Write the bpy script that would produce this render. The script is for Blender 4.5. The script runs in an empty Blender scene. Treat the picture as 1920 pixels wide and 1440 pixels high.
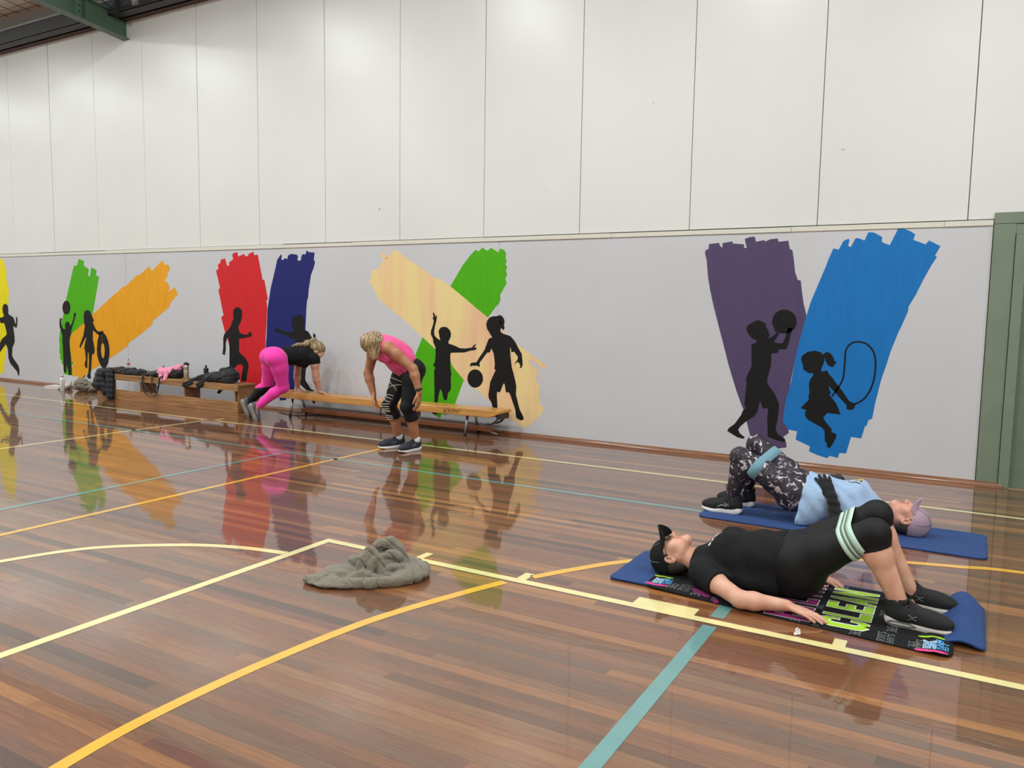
import bpy, bmesh, math, random
import numpy as np
from mathutils import Matrix, Vector

random.seed(7)
RNG = np.random.default_rng(7)
SC = bpy.context.scene
COL = SC.collection
PI = math.pi

# ---------------------------------------------------------------- camera
cam_d = bpy.data.cameras.new('camera')
cam_d.sensor_fit = 'HORIZONTAL'; cam_d.sensor_width = 36.0; cam_d.lens = 28.003
cam_d.clip_start = 0.05; cam_d.clip_end = 200
cam = bpy.data.objects.new('camera', cam_d); COL.objects.link(cam)
_r = (0.8660448810, 0.4997238937, 0.0155658004)
_u = (-0.0616392776, 0.0758240212, 0.9952142067)
_b = (0.4961520569, -0.8628596339, 0.0964696252)
cam.matrix_world = Matrix(((_r[0], _u[0], _b[0], 0.0), (_r[1], _u[1], _b[1], 0.0), (_r[2], _u[2], _b[2], 1.453), (0, 0, 0, 1)))
SC.camera = cam

# ---------------------------------------------------------------- world, exposure
world = bpy.data.worlds.new('world'); SC.world = world
world.use_nodes = True
world.node_tree.nodes['Background'].inputs[0].default_value = (0.9, 0.95, 1.0, 1)
world.node_tree.nodes['Background'].inputs[1].default_value = 0.0
SC.view_settings.view_transform = 'Standard'
SC.view_settings.look = 'None'
SC.view_settings.gamma = 1.0
SC.view_settings.use_curve_mapping = False
SC.view_settings.exposure = -0.20

SC.cycles.max_bounces = 4; SC.cycles.diffuse_bounces = 2; SC.cycles.glossy_bounces = 2; SC.cycles.transmission_bounces = 4
SC.cycles.caustics_reflective = False; SC.cycles.caustics_refractive = False

LAMP_WATTS = 112.0           # each high bay lamp of the hall, mostly downward
UPLIGHT_WATTS = 24.0         # added point light under each lamp, brightens the ceiling
LAMP_COLOUR = (0.92, 0.975, 0.97)
LAMPS = ([(x, 4.6, 6.05, 1.0) for x in (-20.5, -16.9, -13.3, -9.7, -6.1, -2.5, 1.1, 4.7)]
         + [(x, -0.8, 6.3, 1.7) for x in (-19.5, -13.2, -6.9, -0.6, 4.6)] + [(x, -6.6, 6.3, 1.7) for x in (-19.5, -13.2, -6.9, -0.6, 4.6)])
SC.cycles.adaptive_threshold = 0.03

# ---------------------------------------------------------------- helpers
def lin(r, g, b):
    f = lambda c: (c / 255 / 12.92) if c / 255 <= 0.04045 else ((c / 255 + 0.055) / 1.055) ** 2.4
    return (f(r), f(g), f(b), 1.0)

class NT:
    """small wrapper to write node materials"""
    def __init__(s, name):
        s.m = bpy.data.materials.new(name); s.m.use_nodes = True
        s.t = s.m.node_tree; s.p = s.t.nodes['Principled BSDF']
    def n(s, kind, **k):
        o = s.t.nodes.new('ShaderNode' + kind)
        for a, v in k.items():
            if a.startswith('i_'):
                key = a[2:]
                o.inputs[int(key) if key.isdigit() else key.replace('_', ' ')].default_value = v
            else: setattr(o, a, v)
        return o
    def l(s, a, b): s.t.links.new(a, b)
    def set(s, **k):
        for a, v in k.items(): s.p.inputs[a.replace('_', ' ')].default_value = v
        return s
    def ramp(s, stops, interp='LINEAR'):
        r = s.n('ValToRGB'); cr = r.color_ramp; cr.interpolation = interp
        while len(cr.elements) < len(stops): cr.elements.new(0.5)
        for e, (p, c) in zip(cr.elements, stops): e.position = p; e.color = c
        return r

MATS = {}
def mat(name, rgb, rough=0.6, metal=0.0, var=0.06, vscale=40.0, bump=0.0, bscale=200.0, coat=0.0, spec=0.5, sheen=0.0, trans=0.0, sss=0.0):
    """plain surface with a little procedural variation of tone and fine relief"""
    if name in MATS: return MATS[name]
    k = NT(name); c = lin(*rgb)
    k.set(Roughness=rough, Metallic=metal)
    k.p.inputs['Specular IOR Level'].default_value = spec
    k.p.inputs['Coat Weight'].default_value = coat; k.p.inputs['Coat Roughness'].default_value = 0.08
    k.p.inputs['Sheen Weight'].default_value = sheen; k.p.inputs['Sheen Roughness'].default_value = 0.6
    k.p.inputs['Transmission Weight'].default_value = trans
    if sss:
        k.p.inputs['Subsurface Weight'].default_value = sss
        k.p.inputs['Subsurface Radius'].default_value = (0.012, 0.005, 0.003)
        k.p.inputs['Subsurface Scale'].default_value = 0.6
    geo = k.n('NewGeometry')
    no = k.n('TexNoise', i_Scale=vscale, i_Detail=2.0); k.l(geo.outputs['Position'], no.inputs['Vector'])
    lo = tuple(max(0, x * (1 - var)) for x in c[:3]) + (1,); hi = tuple(min(1, x * (1 + var)) for x in c[:3]) + (1,)
    r = k.ramp([(0.3, lo), (0.7, hi)]); k.l(no.outputs['Fac'], r.inputs['Fac']); k.l(r.outputs['Color'], k.p.inputs['Base Color'])
    if bump:
        nb = k.n('TexNoise', i_Scale=bscale, i_Detail=1.0); k.l(geo.outputs['Position'], nb.inputs['Vector'])
        b = k.n('Bump', i_Strength=bump, i_Distance=0.004); k.l(nb.outputs['Fac'], b.inputs['Height']); k.l(b.outputs['Normal'], k.p.inputs['Normal'])
    MATS[name] = k.m
    return k.m

def tag(o, label=None, cat=None, group=None, kind=None):
    if label: o['label'] = label
    if cat: o['category'] = cat
    if group: o['group'] = group
    if kind: o['kind'] = kind
    return o

def empty(name, loc=(0, 0, 0)):
    o = bpy.data.objects.new(name, None); o.empty_display_size = 0.1
    COL.objects.link(o); o.location = loc
    return o

def root_loc(o):
    while o.parent: o = o.parent
    return np.array(o.location)

class MB:
    """collects geometry in world metres; build() links it as ONE mesh object"""
    def __init__(s): s.v = []; s.f = []; s.mi = []; s.cur = 0
    def add(s, vs, fs):
        b = len(s.v); s.v += [tuple(map(float, p)) for p in vs]
        s.f += [tuple(b + i for i in q) for q in fs]; s.mi += [s.cur] * len(fs); return s
    def box(s, x0, x1, y0, y1, z0, z1, M=None):
        vs = [(x, y, z) for x in (x0, x1) for y in (y0, y1) for z in (z0, z1)]
        if M is not None: vs = [tuple(M @ Vector(p)) for p in vs]
        return s.add(vs, [(0, 1, 3, 2), (4, 6, 7, 5), (0, 4, 5, 1), (2, 3, 7, 6), (0, 2, 6, 4), (1, 5, 7, 3)])
    def tube(s, pts, r, n=10, caps=True):
        pts = [np.array(p, float) for p in pts]; m = len(pts)
        rs = r if hasattr(r, '__len__') else [r] * m
        up = None; rings = []
        for i, p in enumerate(pts):
            d = pts[min(i + 1, m - 1)] - pts[max(i - 1, 0)]; d /= np.linalg.norm(d) + 1e-12
            if up is None:
                up = np.cross(d, (0, 0, 1)) if abs(d[2]) < 0.9 else np.cross(d, (1, 0, 0))
            up = up - d * (up @ d); up /= np.linalg.norm(up) + 1e-12; w = np.cross(d, up)
            rings.append([p + rs[i] * (math.cos(2 * PI * k / n) * up + math.sin(2 * PI * k / n) * w) for k in range(n)])
        vs = [q for ring in rings for q in ring]
        fs = [(i * n + k, i * n + (k + 1) % n, (i + 1) * n + (k + 1) % n, (i + 1) * n + k) for i in range(m - 1) for k in range(n)]
        if caps: fs += [tuple(range(n))[::-1], tuple((m - 1) * n + k for k in range(n))]
        return s.add(vs, fs)
    def lathe(s, prof, c=(0, 0, 0), n=24, M=None):
        """prof: list of (radius, height) around a vertical axis through c"""
        vs = []; m = len(prof)
        for r, z in prof:
            for k in range(n):
                a = 2 * PI * k / n; p = Vector((r * math.cos(a), r * math.sin(a), z))
                if M is not None: p = M @ p
                vs.append((p[0] + c[0], p[1] + c[1], p[2] + c[2]))
        fs = [(i * n + k, i * n + (k + 1) % n, (i + 1) * n + (k + 1) % n, (i + 1) * n + k) for i in range(m - 1) for k in range(n)]
        fs += [tuple(range(n))[::-1], tuple((m - 1) * n + k for k in range(n))]
        return s.add(vs, fs)
    def grid(s, P):
        """P: array (n, m, 3)"""
        n, m = P.shape[:2]
        fs = [(i * m + j, i * m + j + 1, (i + 1) * m + j + 1, (i + 1) * m + j) for i in range(n - 1) for j in range(m - 1)]
        return s.add(P.reshape(-1, 3), fs)
    def prism(s, poly, z0, z1, place):
        """closed prism over a 2-D outline; place(u, v, w) gives the point"""
        n = len(poly)
        vs = [place(u, v, z0) for u, v in poly] + [place(u, v, z1) for u, v in poly]
        return s.add(vs, [tuple(range(n))[::-1], tuple(range(n, 2 * n))] + [(i, (i + 1) % n, n + (i + 1) % n, n + i) for i in range(n)])
    def build(s, name, material, parent=None, smooth=False, origin=None, bevel=0.0, tri=False):
        me = bpy.data.meshes.new(name)
        org = root_loc(parent) if parent is not None else np.array(origin if origin is not None else (0, 0, 0), float)
        me.from_pydata([tuple(np.array(p) - org) for p in s.v], [], s.f)
        for m in (material if isinstance(material, (list, tuple)) else [material]): me.materials.append(m)
        if any(s.mi): me.polygons.foreach_set('material_index', s.mi)
        bm = bmesh.new(); bm.from_mesh(me)
        if tri: bmesh.ops.triangulate(bm, faces=[f for f in bm.faces if len(f.verts) > 4])
        bmesh.ops.recalc_face_normals(bm, faces=bm.faces)
        bm.to_mesh(me); bm.free()
        if smooth: me.shade_smooth()
        o = bpy.data.objects.new(name, me); COL.objects.link(o)
        if parent is not None: o.parent = parent
        else: o.location = org
        if bevel:
            md = o.modifiers.new('bevel', 'BEVEL'); md.width = bevel; md.segments = 2; md.limit_method = 'ANGLE'; md.angle_limit = 0.7
        return o

def struct(o): o['kind'] = 'structure'; return o

def spline(pts, per=8, closed=False):
    """Catmull-Rom through the points"""
    P = np.array(pts, float); n = len(P); out = []
    for i in range(n if closed else n - 1):
        g = (lambda k: P[k % n]) if closed else (lambda k: P[min(max(k, 0), n - 1)])
        a, b, c, d = g(i - 1), g(i), g(i + 1), g(i + 2)
        for t in np.arange(per) / per:
            out.append(0.5 * ((2 * b) + (c - a) * t + (2 * a - 5 * b + 4 * c - d) * t * t + (3 * b - a - 3 * c + d) * t ** 3))
    if not closed: out.append(P[-1])
    return np.array(out)
# ================================================================ THE SETTING
WY = 7.80          # face of the mural wall
XL, XR, YB, ZC = -22.5, 6.6, -10.6, 6.9

# ---------------------------------------------------------------- floor boards
def floor_material():
    k = NT('polished_hardwood')
    at = k.n('Attribute', attribute_name='tone'); geo = k.n('NewGeometry')
    mp = k.n('Mapping'); mp.inputs['Scale'].default_value = (1.3, 24, 1)
    k.l(geo.outputs['Position'], mp.inputs['Vector'])
    g = k.n('TexNoise', noise_dimensions='4D', i_Scale=3.0, i_Detail=3.0, i_Roughness=0.6, i_Distortion=1.4)
    mw = k.n('Math', operation='MULTIPLY', i_1=90.0); k.l(at.outputs['Fac'], mw.inputs[0]); k.l(mw.outputs[0], g.inputs['W'])
    k.l(mp.outputs['Vector'], g.inputs['Vector'])
    base = k.ramp([(0.0, lin(70, 44, 30)), (0.14, lin(106, 66, 40)), (0.3, lin(128, 78, 44)), (0.45, lin(108, 68, 46)), (0.58, lin(142, 90, 48)),
                   (0.70, lin(92, 65, 48)), (0.84, lin(166, 110, 58)), (0.93, lin(104, 58, 42)), (1.0, lin(178, 120, 62))])
    k.l(at.outputs['Fac'], base.inputs['Fac'])
    gr = k.ramp([(0.3, (0.62, 0.6, 0.58, 1)), (0.62, (1.12, 1.1, 1.06, 1))]); k.l(g.outputs['Fac'], gr.inputs['Fac'])
    mx = k.n('MixRGB', blend_type='MULTIPLY', i_Fac=0.85); k.l(base.outputs['Color'], mx.inputs[1]); k.l(gr.outputs['Color'], mx.inputs[2])
    k.l(mx.outputs['Color'], k.p.inputs['Base Color'])
    k.set(Roughness=0.42); k.p.inputs['Coat Weight'].default_value = 1.0; k.p.inputs['Coat Roughness'].default_value = 0.02; k.p.inputs['Coat IOR'].default_value = 1.62
    # lacquer lies a little uneven along the boards
    mp2 = k.n('Mapping'); mp2.inputs['Scale'].default_value = (3.6, 16.5, 1); k.l(geo.outputs['Position'], mp2.inputs['Vector'])
    w = k.n('TexNoise', i_Scale=1.6, i_Detail=2.0); k.l(mp2.outputs['Vector'], w.inputs['Vector'])
    b = k.n('Bump', i_Strength=0.30, i_Distance=0.0012); k.l(w.outputs['Fac'], b.inputs['Height']); k.l(b.outputs['Normal'], k.p.inputs['Coat Normal'])
    return k.m
M_FLOOR = floor_material()

floor = MB().box(XL, XR, YB, WY + 0.2, -0.20, -0.018).build('floor', mat('subfloor', (60, 40, 28), 0.8))
struct(floor)

BW = 0.0605
def plank_geo(x0, x1, y0, tone, tilt):
    g = 0.00022; d = tilt * BW / 2
    X0, X1, Y0, Y1 = x0 + g, x1 - g, y0 + g, y0 + BW - g
    v = [(X0, Y0, -d), (X1, Y0, -d), (X1, Y1, d), (X0, Y1, d), (X0, Y0, -.018), (X1, Y0, -.018), (X1, Y1, -.018), (X0, Y1, -.018)]
    return v, [(0, 1, 2, 3), (0, 4, 5, 1), (1, 5, 6, 2), (2, 6, 7, 3), (3, 7, 4, 0)]

def set_tone(me, tones):
    a = me.attributes.new('tone', 'FLOAT', 'FACE'); a.data.foreach_set('value', np.array(tones, np.float32))

_cr, _cu, _cb = (np.array(q) for q in (_r, _u, _b))
def seen_area(x0, x1, y0):
    q = np.linspace(x0, x1, 12); n = 0
    for x in q:
        d = np.array([x, y0, -1.453]); z = -(d @ _cb)
        if z > 0.3 and abs((d @ _cr) / z) < 0.643 and abs((d @ _cu) / z) < 0.482: n += 1.0 / z ** 3
    return n * (x1 - x0)
planks = []
nrow = int((WY - 0.0 - (-1.6)) / BW)
for rI in range(nrow):
    y0 = WY - 0.005 - (rI + 1) * BW; x = XL + random.uniform(0, 1.5); prev = 0.5
    while x < XR:
        L = random.choice((1.2, 1.8, 2.4, 3.0)) * random.uniform(0.8, 1.2)
        tone = random.random(); x1 = min(x + L, XR)
        planks.append((x, x1, y0, tone, random.gauss(0, 0.0016))); x = x1
areas = [seen_area(p[0], p[1], p[2]) for p in planks]
order = sorted(range(len(planks)), key=lambda i: -areas[i])
near = set(order[:300])
for i in sorted(near):
    v, f = plank_geo(*planks[i]); me = bpy.data.meshes.new('floorboard'); me.from_pydata(v, [], f); me.materials.append(M_FLOOR); set_tone(me, [planks[i][3]] * 5)
    o = bpy.data.objects.new('floorboard', me); COL.objects.link(o); o.parent = floor
mb = MB(); tones = []
for i, p in enumerate(planks):
    if i in near: continue
    v, f = plank_geo(*p); mb.add(v, f); tones += [p[3]] * 5
mb.box(XL, XR, YB, WY - 0.005 - nrow * BW, -0.018, 0.0); tones += [0.4] * 6
rest = mb.build('floorboards', M_FLOOR, floor); set_tone(rest.data, tones)
tag(rest, 'reddish brown lacquered boards filling the rest of the hall floor', kind='stuff')

# ---------------------------------------------------------------- painted court lines (on the floor)
def line_mat(name, rgb):
    k = NT(name); geo = k.n('NewGeometry'); no = k.n('TexNoise', i_Scale=9.0, i_Detail=3.0); k.l(geo.outputs['Position'], no.inputs['Vector'])
    c = lin(*rgb); r = k.ramp([(0.3, tuple(x * 0.9 for x in c[:3]) + (1,)), (0.65, c)]); k.l(no.outputs['Fac'], r.inputs['Fac']); k.l(r.outputs['Color'], k.p.inputs['Base Color'])
    k.set(Roughness=0.4); k.p.inputs['Coat Weight'].default_value = 1.0; k.p.inputs['Coat Roughness'].default_value = 0.05
    return k.m
ML = {'cream': line_mat('line_cream', (240, 226, 158)), 'yellow': line_mat('line_yellow', (240, 180, 44)), 'teal': line_mat('line_teal', (98, 150, 148)), 'tan': line_mat('line_tan', (206, 150, 100))}
LZ = 0.0011
def court_line(pts, w, colour, label, extra=(), lift=0.0):
    P = np.array(pts, float); T = np.gradient(P, axis=0); T /= np.linalg.norm(T, axis=1)[:, None]; N = np.stack([-T[:, 1], T[:, 0]], 1)
    mb = MB(); A = P + N * w / 2; B = P - N * w / 2; z = LZ + lift
    mb.grid(np.stack([np.c_[A, np.full(len(P), z)], np.c_[B, np.full(len(P), z)]], 1))
    for q in extra: mb.add([(x, y, z) for x, y in q], [tuple(range(len(q)))])
    o = mb.build('court_line', ML[colour], floor); o['label'] = label
    return o
W = 0.055
court_line([(-3.36, -1.0), (-3.36, 3.63)], W, 'cream', 'cream free throw line running toward the camera')
rc = lambda x0, x1, y0, y1: [(x0, y0), (x1, y0), (x1, y1), (x0, y1)]
court_line([(-3.3325, 3.602), (1.6, 3.602), ], W, 'cream', 'cream key line with short marks and one wide block',
           extra=[rc(-2.71, -2.66, 3.6295, 3.735), rc(-2.04, -1.985, 3.6295, 3.735), rc(-1.376, -1.066, 3.6295, 3.722), rc(-0.447, -0.394, 3.6295, 3.708)])
arc = [(-4.60, 0.9), (-4.70, 1.5), (-4.68, 2.0), (-4.60, 2.32), (-4.414, 2.733), (-4.028, 3.058), (-3.70, 3.21), (-3.388, 3.278)]
court_line(spline(arc, 8), W, 'cream', 'curved cream arc meeting the free throw line')
court_line([(-20, 6.6), (-8.16, 6.6)], 0.05, 'cream', 'long cream sideline left of the bench end')
court_line([(-7.97, 6.605), (-4.8, 6.665), (4.5, 6.665)], 0.05, 'cream', 'long cream sideline passing the standing person')
court_line([(-8.12, -1), (-8.12, 6.5)], 0.05, 'cream', 'cream line running from the left edge to the sideline'); 
court_line([(-8.06, 6.64), (-8.06, 6.78)], 0.05, 'cream', 'short cream dash just past the sideline')
court_line([(-11.45, 3.0), (-11.03, 6.56)], 0.035, 'tan', 'thin tan line at the far left of the court')
court_line([(-20, 5.56), (-0.93, 5.59)], 0.05, 'teal', 'teal sideline crossing the floor behind the towel')
court_line([(-5.75, -1), (-5.75, 5.53)], 0.05, 'teal', 'teal line running toward the left edge')
court_line([(-0.965, -1), (-0.965, 3.545)], 0.065, 'teal', 'teal line near the bottom of the picture')
court_line([(-0.965, 3.66), (-0.965, 5.56)], 0.065, 'teal', 'teal line ending under the towel')
court_line([(-5.13, -1), (-5.11, 6.5)], 0.05, 'yellow', 'straight yellow line from the feet of the standing person')
ya = [(-2.20, 0.6), (-2.33, 1.1), (-2.397, 1.424), (-2.42, 1.75), (-2.40, 2.222), (-2.325, 2.766), (-2.171, 3.266), (-2.065, 3.545)]
court_line(spline(ya, 8), W, 'yellow', 'curved yellow arc in front of the grey towel')
yb = [(-1.975, 3.69), (-1.835, 3.941), (-1.652, 4.214), (-1.30, 4.57), (-0.9, 4.83), (-0.497, 5.003), (-0.235, 5.10), (0.023, 5.175), (0.333, 5.253), (1.4, 5.3)]
court_line(spline(yb, 8), W, 'yellow', 'curved yellow arc running under the exercise mats')

# ---------------------------------------------------------------- walls
def paint(name, rgb, rough, scuff=0.0, bump=0.05):
    k = NT(name); geo = k.n('NewGeometry'); c = lin(*rgb)
    n1 = k.n('TexNoise', i_Scale=0.9, i_Detail=2.0); k.l(geo.outputs['Position'], n1.inputs['Vector'])
    r = k.ramp([(0.3, tuple(x * 0.95 for x in c[:3]) + (1,)), (0.7, c)]); k.l(n1.outputs['Fac'], r.inputs['Fac'])
    out = r.outputs['Color']
    if scuff:
        mp = k.n('Mapping'); mp.inputs['Scale'].default_value = (1.0, 1.0, 1.0); k.l(geo.outputs['Position'], mp.inputs['Vector'])
        v = k.n('TexNoise', i_Scale=7.0, i_Detail=5.0, i_Roughness=0.75, i_Distortion=1.5); k.l(mp.outputs['Vector'], v.inputs['Vector'])
        rr = k.ramp([(0.72, (0, 0, 0, 1)), (0.76, (1, 1, 1, 1))]); k.l(v.outputs['Fac'], rr.inputs['Fac'])
        mx = k.n('MixRGB', i_2=tuple(x * 0.55 for x in c[:3]) + (1,)); ml = k.n('Math', operation='MULTIPLY', i_1=scuff)
        k.l(rr.outputs['Color'], ml.inputs[0]); k.l(ml.outputs[0], mx.inputs['Fac']); k.l(out, mx.inputs[1]); out = mx.outputs['Color']
    k.l(out, k.p.inputs['Base Color'])
    n2 = k.n('TexNoise', i_Scale=140.0, i_Detail=1.0); k.l(geo.outputs['Position'], n2.inputs['Vector'])
    b = k.n('Bump', i_Strength=bump, i_Distance=0.003); k.l(n2.outputs['Fac'], b.inputs['Height']); k.l(b.outputs['Normal'], k.p.inputs['Normal'])
    k.set(Roughness=rough)
    return k.m
M_WHITE = paint('wall_paint_white', (226, 225, 222), 0.33, scuff=0.3)
M_GREY = paint('wall_paint_pale_grey', (204, 204, 208), 0.55, scuff=0.25)
M_PLAIN = paint('wall_paint_plain', (222, 220, 214), 0.7)

wall = MB().box(XL, XR, WY + 0.03, WY + 0.2, 0, ZC).build('wall_back', mat('wall_core', (150, 148, 144), 0.9)); struct(wall)
# tall upper panels with narrow open joints
k0 = -0.09
for i in range(-5, 19):
    a, b = k0 - 1.2 * (i + 1), k0 - 1.2 * i
    dy = RNG.normal(0, 0.0012)
    o = MB().box(max(a + 0.003, XL), min(b - 0.003, XR), WY + dy, WY + 0.03, 2.24, 6.6).build('wall_panel', M_WHITE, wall, bevel=0.004)
# ledge over the grey lower boards
led = MB()
xx = XL
while xx < 0.1:
    L = random.uniform(0.9, 2.2); x1 = min(xx + L, 0.1)
    led.box(xx + 0.001, x1 - 0.001, WY - 0.022 + random.uniform(-.003, .003), WY + 0.03, 2.185, 2.232 + random.uniform(-.004, .004)); xx = x1
struct(led.build('trim_1', paint('ledge_paint', (222, 219, 206), 0.6, scuff=0.8), bevel=0.003))
# grey lower boards
for a, b in ((XL, -11.415), (-11.403, -4.685), (-4.652, 0.090)):
    MB().box(a, b, WY - 0.010, WY + 0.03, 0.0, 2.186).build('lower_wall_board', M_GREY, wall)
MB().box(-11.42, -11.40, WY - 0.0065, WY + 0.03, 0.0, 2.186).build('joint_strip', M_GREY, wall)
MB().box(-4.687, -4.650, WY - 0.006, WY + 0.03, 0.0, 2.186).build('joint_strip', M_GREY, wall)
MB().box(0.084, 0.098, WY - 0.013, WY + 0.03, 0.0, 2.19).build('edge_strip', paint('edge_paint', (196, 194, 194), 0.6), wall)
# wooden skirting: quarter round
def quarter(x0, x1, y, r=0.040):
    pts = [(0, 0)] + [(-r * math.cos(t), r * math.sin(t)) for t in np.linspace(0, PI / 2, 7)]
    mb = MB(); mb.prism(pts, x0, x1, lambda u, v, w: (w, y + u, v)); return mb
def wood(name, c0, c1, scale=(1.5, 30, 30), rough=0.45, coat=0.3):
    k = NT(name); geo = k.n('NewGeometry'); mp = k.n('Mapping'); mp.inputs['Scale'].default_value = scale; k.l(geo.outputs['Position'], mp.inputs['Vector'])
    n = k.n('TexNoise', i_Scale=2.0, i_Detail=3.0, i_Distortion=0.8); k.l(mp.outputs['Vector'], n.inputs['Vector'])
    r = k.ramp([(0.3, lin(*c0)), (0.68, lin(*c1))]); k.l(n.outputs['Fac'], r.inputs['Fac']); k.l(r.outputs['Color'], k.p.inputs['Base Color'])
    k.set(Roughness=rough); k.p.inputs['Coat Weight'].default_value = coat; k.p.inputs['Coat Roughness'].default_value = 0.15
    return k.m
struct(quarter(XL, 0.30, WY - 0.010).build('baseboard_back', wood('skirting_wood', (104, 60, 32), (146, 92, 52)), smooth=False))

# the other walls of the hall (behind and beside the camera)
struct(MB().box(XL - 0.2, XL, YB, WY, 0, ZC).build('wall_left', M_PLAIN))
struct(MB().box(XR, XR + 0.2, YB, WY, 0, ZC).build('wall_right', M_PLAIN))
struct(MB().box(XL, XR, YB - 0.2, YB, 0, ZC + 2).build('wall_front', M_PLAIN))

# ---------------------------------------------------------------- green door and frame at the right
M_GREEN = mat('door_green_paint', (118, 132, 112), 0.45, var=0.05, vscale=6, bump=0.03)
M_GREEN2 = mat('door_green_leaf', (106, 120, 100), 0.5, var=0.05, vscale=6)
door = MB().box(0.345, 1.42, WY + 0.004, WY + 0.028, 0.012, 2.06).build('door_1', M_GREEN2); struct(door)
fr = lambda *a: MB().box(*a).build('frame_board', M_GREEN, door, bevel=0.003)
fr(0.105, 0.262, WY - 0.018, WY + 0.028, 0.0, 2.195)
fr(0.105, 1.75, WY - 0.020, WY + 0.028, 2.197, 2.29)
fr(0.105, 1.75, WY - 0.012, WY + 0.028, 2.110, 2.195)
fr(0.266, 0.343, WY - 0.034, WY + 0.028, 0.0, 2.108)
fr(0.343, 1.42, WY - 0.034, WY + 0.028, 2.062, 2.108)
fr(1.422, 1.50, WY - 0.034, WY + 0.028, 0.0, 2.108)
fr(1.503, 1.75, WY - 0.018, WY + 0.028, 0.0, 2.195)
MB().box(0.345, 1.42, WY - 0.03, WY + 0.03, 0.0, 0.011).build('threshold', mat('threshold_metal', (150, 140, 120), 0.5, metal=0.6), door)
MB().tube([(1.33, WY + 0.004, 1.02), (1.33, WY - 0.05, 1.02), (1.22, WY - 0.05, 1.02)], 0.011).build('door_handle', mat('steel', (190, 190, 190), 0.3, metal=1.0), door, smooth=True)

# ---------------------------------------------------------------- roof
SL = 0.105                       # roof rises away from the mural wall
rz = lambda y, z0: z0 + (WY - y) * SL
M_INS = paint('roof_blanket', (232, 228, 222), 0.6)
M_DARK = mat('dark_steel', (60, 61, 63), 0.5, metal=0.3)
M_GBEAM = mat('beam_green_paint', (84, 108, 92), 0.45, var=0.08, vscale=8, spec=0.5)
ce = MB()
ny, nx = 40, 300
# sagging foil blanket between the purlins
Y = np.linspace(WY + 0.1, YB, 90); X = np.linspace(XL, XR, 60)
G = np.zeros((len(X), len(Y), 3))
for i, x in enumerate(X):
    for j, y in enumerate(Y):
        G[i, j] = (x, y, rz(y, 6.02) - 0.035 * abs(math.sin((WY - y) / 1.2 * PI)))
ce.grid(G); ceiling = struct(ce.build('ceiling', M_INS, smooth=True))
me = MB()                        # safety mesh under the blanket, corner the photograph shows
for y in np.arange(4.6, 7.5, 0.12): me.tube([(-18, y, rz(y, 5.99)), (-9, y, rz(y, 5.99))], 0.0055, 5)
for x in np.arange(-18, -9, 0.30): me.tube([(x, y, rz(y, 5.985) - 0.03 * abs(math.sin((WY - y) / 1.2 * PI))) for y in np.linspace(7.5, 4.6, 14)], 0.0055, 5)
tag(me.build('wire_mesh', mat('wire', (96, 88, 80), 0.5, metal=0.5), ceiling), 'thin wire safety mesh', kind='stuff')
# eave purlin against the wall: C section
def csec(y, z, h=0.22, d=0.09, lip=0.03):
    mb = MB(); t = 0.008
    mb.box(XL, XR, y, y + t, z, z + h); mb.box(XL, XR, y, y + d, z, z + t); mb.box(XL, XR, y, y + d, z + h - t, z + h)
    mb.box(XL, XR, y + d - t, y + d, z, z + lip)
    return mb
csec(7.50, 5.60, 0.20, 0.2).build('eave_purlin', M_DARK, ceiling)
MB().box(XL, XR, 7.66, WY - 0.002, 5.60, 5.64).build('eave_angle', mat('rust_steel', (78, 52, 46), 0.6), ceiling)
for y in (6.3, 5.1, 3.9, 2.7, 1.5, 0.3, -0.9, -2.1, -3.3, -4.5, -5.7, -6.9, -8.1, -9.3):
    csec(y, rz(y, 5.80), 0.18, 0.07).build('roof_purlin', M_DARK, ceiling)
# sloping green rafters
def rafter(x, label):
    root = empty('roof_beam', (x, WY, 5.3)); tag(root, label, 'roof beam')
    y0, y1 = 7.797, YB
    def bar(a0, a1, z0, z1, name, xa=None, ya=y0, yb=y1, m=M_GBEAM):
        P = []
        vs = [(xx, y, rz(y, zz)) for y in (ya, yb) for xx in (x + a0, x + a1) for zz in (z0, z1)]
        mb = MB(); mb.add(vs, [(0, 1, 3, 2), (4, 6, 7, 5), (0, 4, 5, 1), (2, 3, 7, 6), (0, 2, 6, 4), (1, 5, 7, 3)])
        return mb.build(name, m, root)
    bar(-0.075, 0.075, 5.335, 5.350, 'bottom_flange')
    bar(-0.006, 0.006, 5.350, 5.64, 'web', ya=7.797)
    bar(-0.075, 0.075, 5.64, 5.655, 'top_flange')
    for yy in (7.06, 2.5, -3.0):
        s = bar(-0.070, 0.070, 5.345, 5.64, 'stiffener_plate', ya=yy, yb=yy - 0.07)
        for zz in (5.42, 5.50, 5.58):
            MB().tube([(x + 0.068, yy - 0.035, rz(yy, zz)), (x + 0.082, yy - 0.035, rz(yy, zz))], 0.012, 6).build('bolt', M_DARK, root)
    return root
rb = rafter(-11.235, 'green steel roof beam ending at the white wall')
# rod brace and cleat by the beam
o = MB().tube([(-11.15, 7.6, 5.66), (-10.95, 6.6, 5.95)], 0.009, 6).build('brace_rod', mat('steel', (190, 190, 190), 0.3, metal=1.0), rb, smooth=True)
MB().box(-10.62, -10.50, 7.47, 7.50, 5.63, 5.80).build('cleat', mat('galvanised', (170, 168, 164), 0.45, metal=0.6), ceiling)
MB().box(-11.02, -10.96, 7.44, 7.50, 5.58, 5.80).build('cleat', M_DARK, ceiling)

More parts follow.
